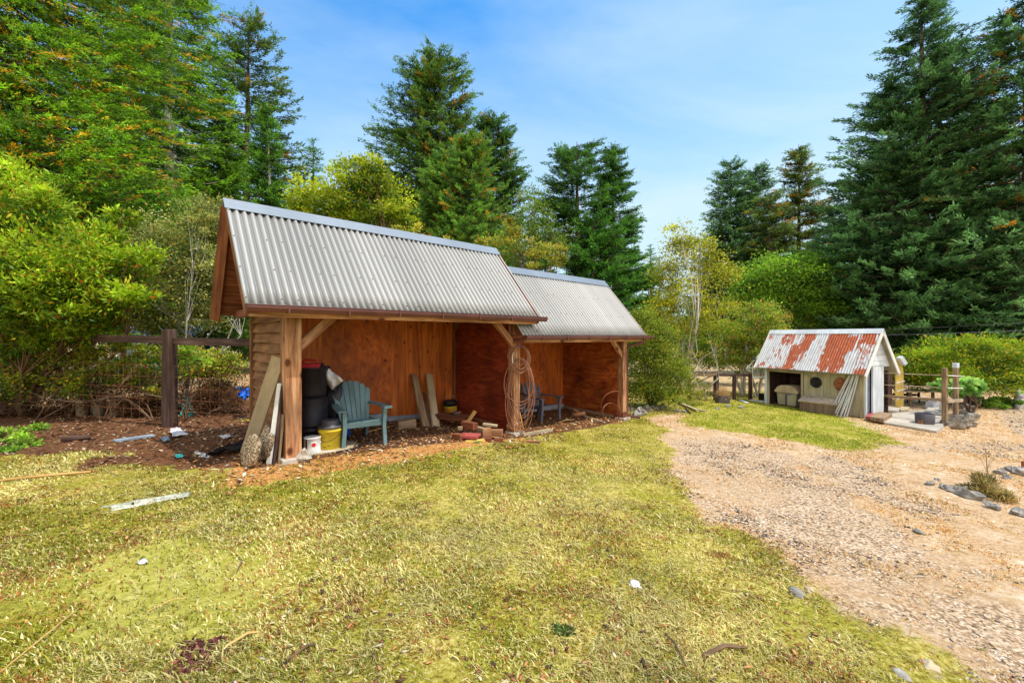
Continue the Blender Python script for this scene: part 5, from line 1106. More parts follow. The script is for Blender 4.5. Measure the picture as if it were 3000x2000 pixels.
# yellow hut
hq = P(2622, 1195, 14.6); hq[2] = gz(hq[0], hq[1]); T = thing('yellow_hut', 'narrow yellow board hut with a white-edged gable behind the small shed', 'hut', hq)
x0, x1 = P(2623,0,14.6)[0], P(2646,0,14.6)[0]; zt_ = EYE-(1090-HZ)/F*14.6; zr_ = EYE-(1047-HZ)/F*14.8; zb_ = hq[2]
mb = MB()
xm = (x0+x1)/2-.03
mb.prism([(x0,zb_),(x1,zb_),(x1,zt_),(xm+.08,zr_),(x0,zr_-.08)], .03, A([0,14.6,0]), I3); mb.build('end_wall', YBOARD, T)
for z_ in (1118, 1142, 1165): z = EYE-(z_-HZ)/F*14.55; MB().bar(A([x0,14.55,z-.05]), A([x1,14.55,z+.03]), .03, .03).build('white_batten', WHITE, T)
MB().bar(A([xm-.06,14.5,zr_+.04]), A([xm+.12,14.5,zr_-.22]), .16, .14).build('roof_edge', PALE, T, bevel=.02)
x2 = P(2594,0,14.9)[0]; MB().box(A([x2+.10,14.9,(zb_+zt_)/2-.02]), (.24,.05,zt_-zb_-.10)).build('door', M('brown_door',[(.10,.05,.04),(.22,.13,.10)],(12,12,2),.7), T, bevel=.004)
MB().box(A([x0-.12,14.9,(zb_+zt_)/2]), (.06,.05,zt_-zb_)).build('door_post', YBOARD, T); MB().box(A([(x2+x0)/2-.04,14.9,zt_+.06]), (x0-x2+.1,.05,.14)).build('lintel', CREAM, T)
MB().box(A([(x2+x0)/2+.1,15.9,(zb_+zt_)/2]), (1.1,.04,zt_-zb_)).build('rear_wall', DARKW, T); MB().add([A([x2-.2,14.88,zt_+.13]),A([x1+.02,14.88,zt_+.13]),A([x1+.02,15.95,zt_+.2]),A([x2-.2,15.95,zt_+.2])],[(0,1,2,3)]).build('roof', WHITE, T)
# bench, table and chair beyond the pen
q = P(2700,1190,15.2); q[2] = gz(q[0], q[1]); T = thing('garden_table', 'long pale plank table on the dry ground beyond the pen fence', 'table', q)
MB().box(q+A([0,0,.50]), (1.5,.55,.05)).build('table_top', SILV, T, bevel=.005)
for sx in (-1,1):
    for sy in (-1,1): MB().box(q+A([sx*.6,sy*.2,.24]), (.07,.07,.48)).build('leg', WOOD2, T)
MB().bar(q+A([-.6,0,.2]), q+A([.6,0,.2]), .04, .06).build('stretcher', WOOD2, T)
q = P(2652,1180,15.9); q[2] = gz(q[0], q[1]); chair('garden_chair', q, (.2,-1), BLACKP, 'small black garden chair beyond the pen fence next to the yellow hut', None, .85, 5)
q = P(2760,1205,13.4); q[2] = gz(q[0], q[1]); T = thing('stool', 'small white stool behind the thick fence posts', 'stool', q+A([.15,0,0])); q = q+A([.15,0,0])
MB().box(q+A([0,0,.42]), (.30,.28,.04)).build('seat', WHITE, T, bevel=.006)
for sx in (-1,1):
    for sy in (-1,1): MB().bar(q+A([sx*.12,sy*.10,0]), q+A([sx*.10,sy*.09,.40]), .03, .03).build('leg', WHITE, T)
q = P(2738,1200,14.2); q[2] = gz(q[0], q[1]); single(MB().box(q+A([0,0,.20]), (.34,.26,.10)).box(q+A([.02,0,.30]), (.30,.22,.09), rotz(.3)).box(q+A([0,0,.07]), (.36,.28,.14)), 'stacked_boxes', PALE, 'little stack of white flat boxes behind the left thick fence post', 'boxes', bevel=.006)
q = P(2985,1192,14.4); q[2] = gz(q[0], q[1]); T = thing('marker_post', 'short pale violet painted post at the edge of the road', 'post', q); MB().lathe([(.10,-.05),(.105,.5),(.095,.62),(.05,.66),(0,.665)], q, 16).build('post_body', PALE, T, smooth=True); MB().lathe([(.108,.36),(.108,.44)], q, 16, capb=False).build('purple_band', M('violet_paint',(.35,.25,.42),(4,4,4)), T)
# rocks
rs = np.random.RandomState(12)
def rocks(lst, group, lab, cat='rock', mat=STONE, nm='rock'):
    for k, (px, py, r_, sq, lb) in enumerate(lst):
        q = G(px, py); single(MB().rock(q+A([0,0,r_*.35]), r_, int(px*3+py), sq), nm, mat, lb or lab, cat, group, smooth=False)
for k in range(22):
    px = 2775+rs.rand()*70; py = 1262-(px-2775)*.12-rs.rand()*26; b = G(px, py); aa = -.5+rs.rand()*.6
    R = rotz(aa)@A([[1,0,0],[0,math.cos(.6),-math.sin(.6)],[0,math.sin(.6),math.cos(.6)]])
    single(MB().rock(b+A([0,0,.08]), .10+.06*rs.rand(), 200+k, (1.2,.30,.75), R=R), 'flat_rock', STONE, 'grey slab of rock in the heap at the foot of the thick fence posts', 'rock', 'slabs of rock heaped by the pen fence')
for k in range(9):
    px = 2812+rs.rand()*45; py = 1228-rs.rand()*32; b = G(px, py); single(MB().rock(b+A([0,0,.08]), .08+.05*rs.rand(), 300+k, (1.1,.8,.7)), 'rock', STONE, 'small rock in the line of rocks leading to the round bush', 'rock', 'small rocks below the round bush')
rocks([(1846,1203,.10,(1,1,.9),'pinkish round rock just behind the downspout foot'),(1862,1218,.12,(1.3,1,.7),'flat pale rock in front of the round rock by the downspout'),(1876,1214,.15,(1,1,1),'large pale blocky rock, second of the row by the shrub'),(1896,1204,.13,(1,1,1),'squarish grey rock in the middle of the row by the shrub'),(1917,1198,.14,(1.3,1,.9),'darker grey rock toward the right of the row by the shrub'),(1940,1196,.13,(1.2,1,.8),'rock at the right end of the row by the shrub')], 'rocks edging the shrub', '')
rocks([(1984,1206,.07,(1.3,1,.6),'pale small rock left of the fallen boards'),(2003,1207,.07,(1.4,1,.5),'pale flat rock beside the fallen boards'),(2102,1199,.07,(1.3,1,.5),'small dark-edged rock on the green patch, leftmost of three'),(2135,1191,.08,(1.4,1,.5),'pale flat rock on the green patch, middle of three'),(2172,1196,.08,(1.1,1,.7),'rounded rock on the green patch, rightmost of three')], 'small rocks on the green patch', '')
rocks([(2725,1422,0.062,(1.1,.8,.8),'leftmost dark rock of the weedy rock line'),(2770,1432,0.062,(1.3,1,.8),'flat grey rock left of the weed clump'),(2745,1408,0.037,(1.3,1,.8),'small dark rock behind the flat grey rock'),(2815,1446,0.099,(1.3,1,.8),'large flat dark rock under the weed clump'),(2850,1462,0.099,(1.4,1,.8),'dark rock in front of the weed clump'),(2905,1490,0.074,(1.3,1,.8),'brown dark rock right of the weed clump'),(2990,1510,0.074,(1.4,1,.8),'rock at the right edge below the weeds'),(2935,1388,0.074,(1.1,1,.8),'dark rock at the left of the heap by the right edge'),(2965,1380,0.081,(1.2,1,.8),'tilted dark slab in the heap by the right edge'),(2990,1388,0.105,(1.2,1,.8),'biggest dark rock in the heap by the right edge'),(2950,1400,0.050,(1.2,1,.8),'small pale rock low in the heap by the right edge')], 'dark rocks by the right edge', '')
q = G(3003,1374); single(MB().lathe([(.04,0),(.045,.01),(.045,.13),(.04,.14),(0,.14)], q, 16), 'orange_jar', RUSTM, 'small orange-red pot at the right edge of the photo', 'pot')
# power lines
for k, (ya, yb_) in enumerate(((962,938),(979,960))):
    a_, b_ = P(2400, ya+6 if k == 0 else ya+1, 24.), P(3250, yb_-12 if k == 0 else yb_-6, 15.)
    pts = [a_*(1-t)+b_*t-A([0,0,1.])*.25*math.sin(PI*t)*.5 for t in np.linspace(0,1,14)]
    single(MB().tube(pts, .008, 4), 'overhead_cable', GREYP if k == 0 else M('violet_cable', (.22,.2,.28), (3,3,3)), ('upper' if k == 0 else 'lower')+' thin overhead cable crossing in front of the dark conifers', 'cable', 'overhead cables')
# middle fence and bits
b2 = G(2151,1171); T = thing('field_fence', 'dark post and rail fence between the two sheds', 'fence', b2); 
FB = [(2020,1168,1104,.10),(2098,1173,1098,.14),(2151,1171,1097,.10),(2198,1170,1093,.10)]; fb = []
for px, yb_, yt, wd in FB:
    b = G(px, yb_); zt_ = EYE-(yt-HZ)/F*b[1]; fb.append((b, zt_)); MB().box(A([b[0], b[1], (b[2]+zt_)/2]), (wd,wd,zt_-b[2]), rotz(.2)).build('post', DARKW, T, bevel=.006)
fb = [(fb[0][0]+A([-.7,0,0]), fb[0][1]), *fb[1:]]
for k in range(3): MB().bar(A([*fb[k][0][:2], EYE-(1097.5-HZ)/F*fb[k][0][1]]), A([*fb[k+1][0][:2], EYE-(1098.5-HZ)/F*fb[k+1][0][1]]), .06, .09).build('rail', WOOD2 if k == 0 else DARKW, T, bevel=.004)
b = fb[3][0]; MB().bar(A([b[0]+.05,b[1],EYE-(1105-HZ)/F*b[1]]), A([*P(2242,1105,b[1])[:2], EYE-(1106-HZ)/F*b[1]]), .06, .07).build('rail', WHITE, T)
b = G(2205,1169); T = thing('antenna_pole', 'thin metal pole with white diagonal arms left of the small shed', 'pole', b); zt_ = EYE-(1050-HZ)/F*b[1]
MB().tube([b, A([b[0],b[1],zt_])], .018, 8).build('pole', STEEL, T)
MB().bar(P(2187,1080,b[1]), P(2226,1037,b[1]), .03, .045).build('diagonal_arm', WHITE, T); MB().bar(P(2204,1147,b[1]), P(2219,1166,b[1]), .03, .045).build('lower_arm', WHITE, T); MB().bar(P(2206,1131,b[1]), P(2222,1117,b[1]), .02, .02).build('lower_arm', DARKW, T); MB().tube([P(2190,1077,b[1]), P(2215,1078,b[1])], .008, 5).build('cross_wire', STEEL, T)
MB().tube([P(2208,1050,b[1])+A([-.06,0,0]), P(2208,1050,b[1])+A([.06,0,0])], .045, 8).build('bracket', GREYP, T)
q = G(2117,1180); T = thing('planter', 'tilted dark planter with a dry brown plant', 'planter', q); MB().box(q+A([0,0,.13]), (.40,.26,.26), rotz(.1)@A([[math.cos(.12),0,math.sin(.12)],[0,1,0],[-math.sin(.12),0,math.cos(.12)]]), 1.05).build('planter_box', GREYP, T, bevel=.01)
rs = np.random.RandomState(3); n_ = 500; c = q+A([0,0,.30])+rs.randn(n_,3)*A([.10,.08,.10]); V_, C_ = leaves(c, rs.randn(n_,3)+A([0,0,1]), .16, .012, A([.55,.36,.18])*(.6+.6*rs.rand(n_,1)), rs); fastmesh('dry_plant', V_, quadidx(n_), C_, LEAF, q, T)
q = G(2235,1173); single(MB().box(q+A([0,.1,.13]), (.14,.14,.26), rotz(.2)), 'dark_crate', BLACKP, 'small dark box standing at the left corner of the small shed', 'box', bevel=.01)
def bd(p0, p1, wd, th, mat, lb, lift=.03, nm='fallen_board'): a_, b_ = G(*p0), G(*p1); return single(MB().bar(a_+A([0,0,lift]), b_+A([0,0,lift]), wd, th), nm, mat, lb, 'board', 'boards fallen by the fence', bevel=.003)
bd((1977,1178),(2043,1207),.09,.06,SILV,'longest pale beam fallen at the edge of the shrub',.05); bd((1972,1176),(1995,1186),.10,.08,DARKW,'short dark beam end under the shrub edge',.06); bd((2006,1196),(2023,1213),.03,.03,DARKW,'thin dark board beside the fallen pale beam')
bd((2170,1174),(2189,1182),.12,.02,PALE,'small white sheet in the grass before the fence'); bd((2200,1174),(2241,1180),.20,.03,WHITE,'white flat sheet lying at the left foot of the small shed',.04); bd((2040,1202),(2068,1206),.10,.03,SILV,'half-buried pale board right of the fallen beam')
a_, b_ = G(2045,1165), P(2108,1106,15.); single(MB().tube([a_+A([0,0,.1]), (a_+b_)/2+A([0,0,.05]), b_], [.04,.035,.02], 7), 'dead_branch', BARKL, 'pale bare branch leaning up against the fence', 'branch', smooth=True)
# ------------------------------------------------------------------ conifers
def ct(px, topy, Y, rpx, seed, label, **k):
    if seed < 40: k['nb'] = int(k.get('nb', 130)*(1.75 if seed in (1,2,3,4,7,12,13,14,15,18,19,22,23) else 1.3)); k['per'] = int(k.get('per', 14)*(1.25 if seed < 20 else 1)); rpx *= 1.12; k['plumes'] = k.get('plumes', 7)+1
    b = gp((px-1500)/F*Y, Y); h = EYE-(topy-HZ)/F*Y-b[2]; r = rpx/F*Y
    return conifer(k.pop('name', 'conifer'), label, b, h, r, seed, **k)
GR = dict(dark=(.022,.065,.012), light=(.11,.26,.025))      # mid green
YG = dict(dark=(.022,.060,.008), light=(.16,.30,.018))       # lit left hand firs
BG = dict(dark=(.016,.045,.014), light=(.095,.20,.058))     # blue green on the right
BR = dict(dark=(.030,.045,.010), light=(.12,.18,.03))
# left group
ct(505,-330,19,215,1,'very tall yellow-green fir with a pale trunk, left of the long shed ridge',nb=190,per=18,spray=.40,bark=BARKL,orange=.02,**YG)
ct(727,50,27,190,2,'tall open conifer with a flat ragged top behind the pale-trunked firs',nb=150,plumes=7,per=18,spray=.50,up=.5,droop=.2,gapz=.10,pw=.50,orange=.05,dark=(.018,.042,.008),light=(.10,.16,.02))
ct(650,235,20,115,3,'slender green fir just left of the flat-topped conifer',nb=130,per=15,spray=.34,pw=1.,**YG)
ct(782,300,19,100,4,'light green young fir right above the long shed ridge end',nb=130,per=16,spray=.30,pw=1.1,dark=(.022,.065,.010),light=(.12,.27,.025),bark=BARKL)
ct(918,405,34,62,5,'small dark pointed conifer alone between the left trees and the twin redwood',nb=80,per=12,spray=.42,up=.45,**GR)
ct(880,470,33,70,6,'shorter dark conifer left of the small pointed one',nb=70,per=12,spray=.42,**GR)
ct(400,-260,22,215,7,'dense bright green fir between the overhanging cedar and the pale-trunked fir',nb=150,per=16,spray=.42,orange=.06,**YG)
ct(250,60,26,220,8,'dark fir far behind the overhanging cedar',nb=120,per=14,spray=.5,**GR)
ct(40,40,24,230,9,'dark fir behind the leftmost bushes',nb=120,per=14,spray=.5,**GR)
ct(610,420,24,120,10,'low bushy conifer under the slender fir',nb=90,per=14,spray=.40,pw=.7,**GR)
ct(460,470,23,130,11,'low dark conifer below the pale-trunked fir',nb=90,per=14,spray=.40,pw=.7,**GR)
# twin redwood behind the long shed
ct(1290,145,30,200,12,'tallest conifer behind the long shed, right trunk of the pair',nb=190,plumes=9,per=20,spray=.50,up=.55,droop=.22,pw=.58,gapz=.06,orange=.05,dark=(.018,.045,.008),light=(.11,.20,.022))
ct(1228,178,30.8,190,13,'slightly shorter conifer of the tall pair, with open left branches',nb=150,plumes=9,per=16,spray=.48,up=.5,droop=.22,pw=.55,gapz=.12,asym=-.3,dark=(.014,.038,.008),light=(.08,.16,.02))
ct(1378,392,24,165,14,'lighter green broad conifer in front of the tall pair',nb=210,plumes=8,per=20,spray=.34,up=.75,droop=.15,pw=.75,orange=.08,dark=(.022,.060,.012),light=(.13,.25,.03),trunks=((0,0,1.),(-1.6,.3,.93)))
ct(1445,340,31,105,15,'dense dark rounded conifer at the right of the tall pair',nb=170,plumes=8,per=22,spray=.45,up=.6,droop=.1,pw=.42,orange=.05,dark=(.014,.040,.010),light=(.07,.15,.022))
ct(1130,470,29,110,16,'dark lower conifer at the left foot of the tall pair',nb=90,per=16,spray=.45,pw=.6,**GR)
ct(1565,545,27,62,17,'thin yellowish conifer between the two conifer groups',nb=70,per=10,spray=.32,gapz=.2,bark=BARKL,dark=(.05,.08,.012),light=(.20,.26,.03))
ct(1690,415,26,125,18,'open conifer with a bare dark trunk and flat tiered boughs above the low roof',nb=105,plumes=10,per=20,spray=.42,up=.32,droop=.2,pw=.32,gapz=.25,lo=.2,trunk_r=.27,dark=(.016,.045,.010),light=(.07,.17,.020))
ct(1797,428,27,128,19,'pointed conifer with long drooping right boughs above the low roof',nb=140,plumes=9,per=20,spray=.42,up=.3,droop=.28,pw=.75,gapz=.1,dark=(.012,.042,.010),light=(.08,.20,.022))
ct(1740,640,24,150,20,'low wide conifer filling under the open pair above the low roof',nb=110,plumes=8,per=18,spray=.34,droop=.3,pw=.5,dark=(.010,.040,.008),light=(.08,.22,.02))
ct(1600,640,25,90,21,'low green conifer left of the open pair',nb=80,per=15,spray=.36,pw=.6,orange=.05,**GR)
for k, (px, ty, Y, r_) in enumerate(((1932,745,60,30),(1965,775,58,28),(1905,760,62,26),(2050,700,62,40),(2090,640,60,45))):
    ct(px,ty,Y,r_,40+k,['farthest tiny dark conifer tip right of the long shed','tiny far conifer beside the airy yellow tree','tiny far conifer just past the low roof end','far dark conifer behind the airy yellow tree','taller far conifer behind the airy yellow tree'][k],nb=50,per=10,spray=.7,plumes=5,dark=(.014,.04,.016),light=(.05,.11,.035))
# right background
ct(2165,470,44,100,22,'dark conifer, left one of the distant right pair, with two tips',nb=140,plumes=7,per=20,spray=.62,up=.45,pw=.55,trunks=((-.9,0,1.),(1.9,.4,.985)),**BG)
ct(2340,422,42,110,23,'brown-green conifer, right one of the distant right pair',nb=130,plumes=9,per=20,spray=.6,up=.4,pw=.7,gapz=.08,orange=.09,**BR)
ct(2255,560,40,100,24,'low brownish conifer between the distant right pair',nb=90,plumes=7,per=18,spray=.6,pw=.55,orange=.06,**BR)
ct(2700,-20,25,310,25,'huge dark blue-green conifer towering behind the small shed',nb=230,plumes=10,per=26,spray=.48,up=.45,droop=.30,pw=.85,gapz=.08,trunk_r=.38,trunks=((0,0,1.),(1.6,.6,.90),(-1.2,.8,.80)),**BG)
ct(3010,-230,22,230,26,'huge dark conifer cut off by the right edge',nb=200,plumes=9,per=24,spray=.46,up=.35,droop=.25,pw=.7,orange=.06,**BG)
ct(2880,270,28,210,27,'dark conifer between the two huge right conifers',nb=150,plumes=8,per=20,spray=.48,pw=.6,orange=.07,dark=(.018,.042,.014),light=(.08,.15,.04))
ct(2460,600,30,120,28,'low dark conifer at the left foot of the huge right conifer',nb=110,plumes=7,per=18,spray=.42,pw=.5,**BG)
ct(2590,620,27,150,29,'low wide dark conifer right behind the small shed',nb=130,plumes=8,per=20,spray=.42,pw=.5,droop=.3,lo=.03,**BG)
ct(2800,640,24,170,30,'low dark conifer behind the round bush',nb=140,plumes=8,per=20,spray=.40,pw=.45,droop=.3,lo=.03,**BG)
ct(2980,600,21,170,31,'low dark conifer behind the road at the right',nb=130,plumes=8,per=20,spray=.38,pw=.45,droop=.3,lo=.03,**BG)
ct(2640,330,34,150,32,'dark conifer filling behind the huge right conifer',nb=100,plumes=7,per=18,spray=.55,pw=.6,**BG)
# far screen of conifers, copies
src = {o.name: o for o in sc.objects}
protos = [o for o in sc.objects if o.type == 'EMPTY' and o.get('label', '') in ('small dark pointed conifer alone between the left trees and the twin redwood', 'low bushy conifer under the slender fir', 'dark lower conifer at the left foot of the tall pair', 'low dark conifer at the left foot of the huge right conifer')]
rs = np.random.RandomState(9); k = 0
for px in list(range(-500, 3500, 120)):
    pr = protos[k % len(protos)]; Yf = 48+rs.rand()*16; pxx = px+rs.rand()*60; c = pr.copy(); COL.objects.link(c)
    x = (pxx-1500)/F*Yf; c.location = (x, Yf, float(gz(x, Yf))-.2); c.rotation_euler = (0,0,rs.rand()*6); hs_ = .75+.3*rs.rand()
    topy = 700+rs.rand()*90; hp_ = max(v[2] for v in [ch.bound_box[6] for ch in pr.children if ch.name.startswith('crown')]); hh = EYE-(topy-HZ)/F*Yf-float(gz(x, Yf))
    s_ = hh/hp_; c.scale = (s_*1.1, s_*1.1, s_); c['label'] = 'dark conifer in the far line of trees behind the meadow'; c['group'] = 'far line of conifers'
    for ch in pr.children: d = ch.copy(); COL.objects.link(d); d.parent = c
    k += 1

# overhanging cedar at upper left
b = gp(-16.0, 12.6); T = conifer('cedar_tree', 'big cedar off the left edge with long drooping orange-flecked boughs', b, 24, 6.1, 51, lo=.15, nb=300, plumes=40, per=22, spray=.26, droop=.75, up=.10, pw=.35, hang=1.3, frond=1.3, lf=.42, dark=(.026,.070,.006), light=(.20,.37,.014), orange=.15, oc=(.60,.30,.015), trunk_r=.45, az_range=(-1.5,.9), spw=.26)

# ------------------------------------------------------------------ broadleaf shrubs and trees
def cl(lst, Y): return [( (px-1500)/F*(Y+dy), Y+dy, EYE-(py-HZ)/F*(Y+dy), rx/F*Y, ry2, rz/F*Y) for px, py, rx, rz, dy, ry2 in lst]
def base_at(px, Y): return gp((px-1500)/F*Y, Y)
leafy('rhododendron', 'big yellow-green rhododendron filling the left edge under the cedar', base_at(90,8.2), cl([(40,640,120,120,0,.7),(160,760,150,110,-.2,.8),(60,850,150,90,-.4,.7),(250,860,130,80,.0,.7),(-120,760,170,170,.2,.9),(330,790,90,80,.3,.6),(260,925,80,40,.2,.5),(150,930,140,50,-.2,.6),(20,540,90,60,.3,.5),(40,1000,120,40,-.2,.4),(200,985,90,30,0,.4),(300,700,60,45,.3,.4),(360,640,45,30,.5,.3),(-20,480,50,40,.3,.4),(390,870,60,35,-.1,.4),(430,760,40,40,.2,.3),(120,610,50,60,-.3,.4)], 8.), 61, n=60000, leaf=.10, wide=.34, dark=(.05,.12,.006), light=(.46,.60,.025), yel=.06, red=.02, stems=[base_at(60,8.4), base_at(200,8.4)], stem_r=.035, cat='shrub', twigs=12)
leafy('plum_tree', 'pale-branched plum tree with small olive leaves left of the long shed', base_at(560,9.2), cl([(480,720,90,80,0,.6),(590,660,60,60,.2,.5),(640,640,50,70,.4,.4),(420,840,80,70,-.1,.6),(560,820,90,80,.2,.6),(640,800,50,90,.3,.5),(600,920,70,60,.1,.5),(470,930,80,50,.2,.5)], 9.4), 62, n=26000, leaf=.06, wide=.55, dark=(.08,.11,.02), light=(.50,.50,.16), yel=.08, stems=[base_at(545,9.3), base_at(600,9.5)], stem_r=.022, bark=BARKL, cat='tree', twigs=14)
leafy('fence_bramble', 'loose green bramble hanging over the left fence', base_at(350,7.3), cl([(280,1010,100,25,.1,.3),(140,1040,140,50,0,.4),(330,1070,110,45,.2,.35),(420,1040,60,30,.1,.3),(60,1100,100,60,0,.4),(460,1110,60,50,.3,.3),(250,1120,120,40,.1,.35),(20,1140,90,45,.1,.4),(560,1060,80,50,.6,.35),(640,1080,80,60,.9,.4)], 8.3), 63, n=21000, leaf=.062, wide=.5, dark=(.05,.12,.01), light=(.44,.52,.045), yel=.12, red=.05, stems=[base_at(100,8.), base_at(300,8.1), base_at(450,8.2), base_at(620,8.8)], stem_r=.014, cat='shrub', twigs=18)
leafy('dry_brush', 'brown dry brush and dead twigs along the foot of the left fence', base_at(400,8.4), cl([(60,1190,140,50,0,.4),(240,1170,110,50,.1,.4),(390,1160,100,60,.1,.4),(440,1200,70,35,.0,.3),(590,1165,90,50,.3,.4),(690,1180,60,60,.4,.3),(-120,1180,120,60,.0,.4),(200,1110,150,40,.5,.4),(420,1110,90,45,.5,.4),(650,1100,80,50,.7,.4)], 8.5), 64, n=30000, leaf=.05, wide=.35, dark=(.035,.018,.010), light=(.17,.085,.035), red=.10, redc=(.32,.14,.05), stems=[base_at(x, 8.5) for x in (0,120,250,360,440,600,700)], stem_r=.009, cat='shrub', twigs=34)
leafy('low_branch', 'small bright green leafy branch close to the ground at the left edge', base_at(-40,6.4), cl([(20,1270,60,22,0,.2),(110,1262,60,20,.1,.2),(60,1300,50,22,-.2,.2),(10,1345,40,20,-.4,.2)], 6.3), 65, n=1500, leaf=.055, wide=.55, dark=(.08,.18,.02), light=(.32,.5,.05), stems=[base_at(-60,6.4)], stem_r=.010, cat='shrub')
leafy('young_sapling', 'young broad-leaved sapling right of the left fence post', base_at(545,7.9), cl([(540,1020,35,30,0,.2),(530,1060,30,20,0,.2),(575,1045,35,25,.1,.2)], 7.95), 66, n=420, leaf=.12, wide=.42, dark=(.10,.2,.02), light=(.42,.55,.05), stems=[base_at(540,7.95)], stem_r=.012, cat='shrub')
leafy('dark_understory', 'dark green undergrowth in the shade left of the shed', base_at(640,10.6), cl([(560,980,90,60,0,.5),(660,1000,80,70,.2,.5),(700,940,60,80,.5,.5),(610,880,80,60,.6,.5)], 10.5), 67, n=9000, leaf=.08, wide=.5, dark=(.02,.05,.008), light=(.12,.22,.02), cat='shrub', stem_r=.02)
leafy('tall_bushes', 'green bushes between the rhododendron and the firs', base_at(350,13), cl([(300,700,160,120,0,1.2),(480,620,120,100,1,1.2),(120,560,160,120,0.5,1.2),(560,760,140,140,.5,1.2),(380,880,160,80,0,1.)], 13), 68, n=22000, leaf=.12, wide=.4, dark=(.03,.08,.008), light=(.16,.32,.02), yel=.04, red=.03, cat='shrub', stem_r=.04)
leafy('broadleaf_tree', 'bright yellow-green broadleaf tree rising behind the long roof', base_at(1010,11.6), cl([(1060,520,80,45,0,.8),(960,590,120,60,0,.9),(1120,580,90,60,.2,.8),(1040,640,150,50,0,.9),(880,590,60,35,.3,.5),(1170,650,60,45,.3,.6),(1080,490,40,30,0,.4)], 11.8), 69, n=20000, leaf=.10, wide=.45, dark=(.05,.11,.006), light=(.50,.56,.025), yel=.04, cat='tree', stem_r=.05, twigs=10)
leafy('roof_vine', 'thin yellow-green vine trailing over the ridges of both roofs', base_at(1450,12.2), cl([(1330,725,50,25,-.3,.3),(1420,720,60,35,0,.4),(1520,720,60,45,0.1,.4),(1600,740,60,40,.1,.4),(1560,775,30,25,-.35,.2),(1220,685,60,22,-.6,.3),(1480,670,50,30,.2,.4),(1640,750,40,30,.3,.4)], 11.7), 70, n=5200, leaf=.075, wide=.5, dark=(.10,.14,.012), light=(.44,.44,.06), yel=.16, red=.03, cat='vine', stem_r=.02, twigs=10)
leafy('leaning_tree', 'light green feathery tree between the conifers and the low roof', base_at(1560,17), cl([(1560,640,50,90,0,.8),(1540,720,70,60,0,.9),(1620,700,60,70,.5,.9),(1480,760,70,50,0,.9)], 17), 71, n=7000, leaf=.10, wide=.45, dark=(.05,.10,.012), light=(.26,.36,.04), cat='tree', stem_r=.05)
# right of the long shed
leafy('thicket', 'dense green shrub growing against the right end of the long shed', base_at(1905,13.2), cl([(1890,1010,60,75,0,.8),(1925,1080,75,70,-.1,.9),(1880,1140,45,45,-.2,.7),(1950,1150,55,40,-.3,.7),(1870,930,40,40,.2,.6),(1980,1090,45,50,.1,.6),(1930,990,60,50,.3,.7)], 13.2), 72, n=30000, leaf=.075, wide=.35, dark=(.04,.085,.008), light=(.30,.38,.035), yel=.10, cat='shrub', stem_r=.03)
leafy('hedge_bushes', 'yellow-green bushes behind the thicket and the middle fence', base_at(2000,19), cl([(1880,950,70,60,0,1.),(1960,1010,90,60,0,1.2),(2060,1040,90,50,.5,1.2),(2180,1060,90,40,1,1.2),(2030,970,80,50,1,1.2),(2130,1000,80,50,1.5,1.2),(2260,1050,60,40,1.5,1.)], 20), 73, n=26000, leaf=.11, wide=.45, dark=(.04,.09,.008), light=(.34,.46,.03), yel=.06, cat='shrub', stem_r=.04)
leafy('airy_tree', 'airy yellow-leaved tree with two pale trunks between the sheds', base_at(1998,18), cl([(1990,700,50,40,0,.7),(2040,740,60,50,.2,.8),(1960,790,50,50,0,.7),(2080,800,60,50,0,.8),(2000,860,80,50,0,.9),(2090,890,60,40,.3,.8),(1950,920,60,45,0,.8),(2030,950,80,40,0,.8)], 18), 74, n=15000, leaf=.095, wide=.6, dark=(.13,.16,.01), light=(.56,.58,.04), yel=.16, cat='tree', bark=BARKL, stem_r=.038, stems=[base_at(1993,18), base_at(2008,18.2)], twigs=8, spread=.5)
leafy('green_tree', 'rounded fresh green tree behind the red-tinted one', base_at(2300,27), cl([(2300,790,90,55,0,2.),(2220,840,80,60,0,2.),(2380,800,60,60,.5,1.5),(2300,880,120,70,0,2.2),(2190,900,60,50,0,1.5),(2390,900,60,60,0,1.5)], 27), 75, n=30000, leaf=.17, wide=.5, dark=(.05,.12,.008), light=(.26,.46,.03), yel=.02, cat='tree', stem_r=.12)
leafy('red_tinted_tree', 'small fruit tree with red-flushed leaves and grey twin trunks', base_at(2175,17), cl([(2180,930,60,50,0,.8),(2240,930,60,45,.2,.8),(2140,970,50,45,0,.7),(2210,990,70,45,0,.8),(2260,980,50,40,.2,.7),(2170,1040,60,35,0,.7),(2240,1040,50,35,0,.7)], 17), 76, n=18000, leaf=.085, wide=.55, dark=(.06,.12,.01), light=(.38,.50,.05), red=.08, redc=(.60,.17,.08), yel=.08, cat='tree', bark=BARKL, stem_r=.05, stems=[base_at(2175,17), base_at(2180,17), base_at(2222,17)])
leafy('weedy_stems', 'tall yellow weeds with pale bare stems at the right of the thicket', base_at(2030,14.5), cl([(2020,1150,25,35,0,.3),(2050,1140,25,40,.1,.3),(2010,1185,30,12,-.3,.3),(2035,1190,30,12,-.3,.3)], 14.5), 77, n=1700, leaf=.10, wide=.16, dark=(.16,.20,.02), light=(.50,.46,.10), stems=[base_at(x, 14.5) for x in (2010,2022,2035,2050)], stem_r=.012, cat='weeds', updir=.9)
leafy('bare_shrub', 'mostly bare pale shrub reaching above the middle fence', base_at(2062,15.5), cl([(2050,1060,30,30,0,.3),(2085,1030,35,35,0,.3),(2030,1040,30,30,0,.3)], 15.5), 78, n=420, leaf=.07, wide=.4, dark=(.2,.2,.02), light=(.5,.42,.06), bark=BARKL, stem_r=.02, cat='shrub', twigs=14, stems=[base_at(2050,15.5), base_at(2068,15.5)])
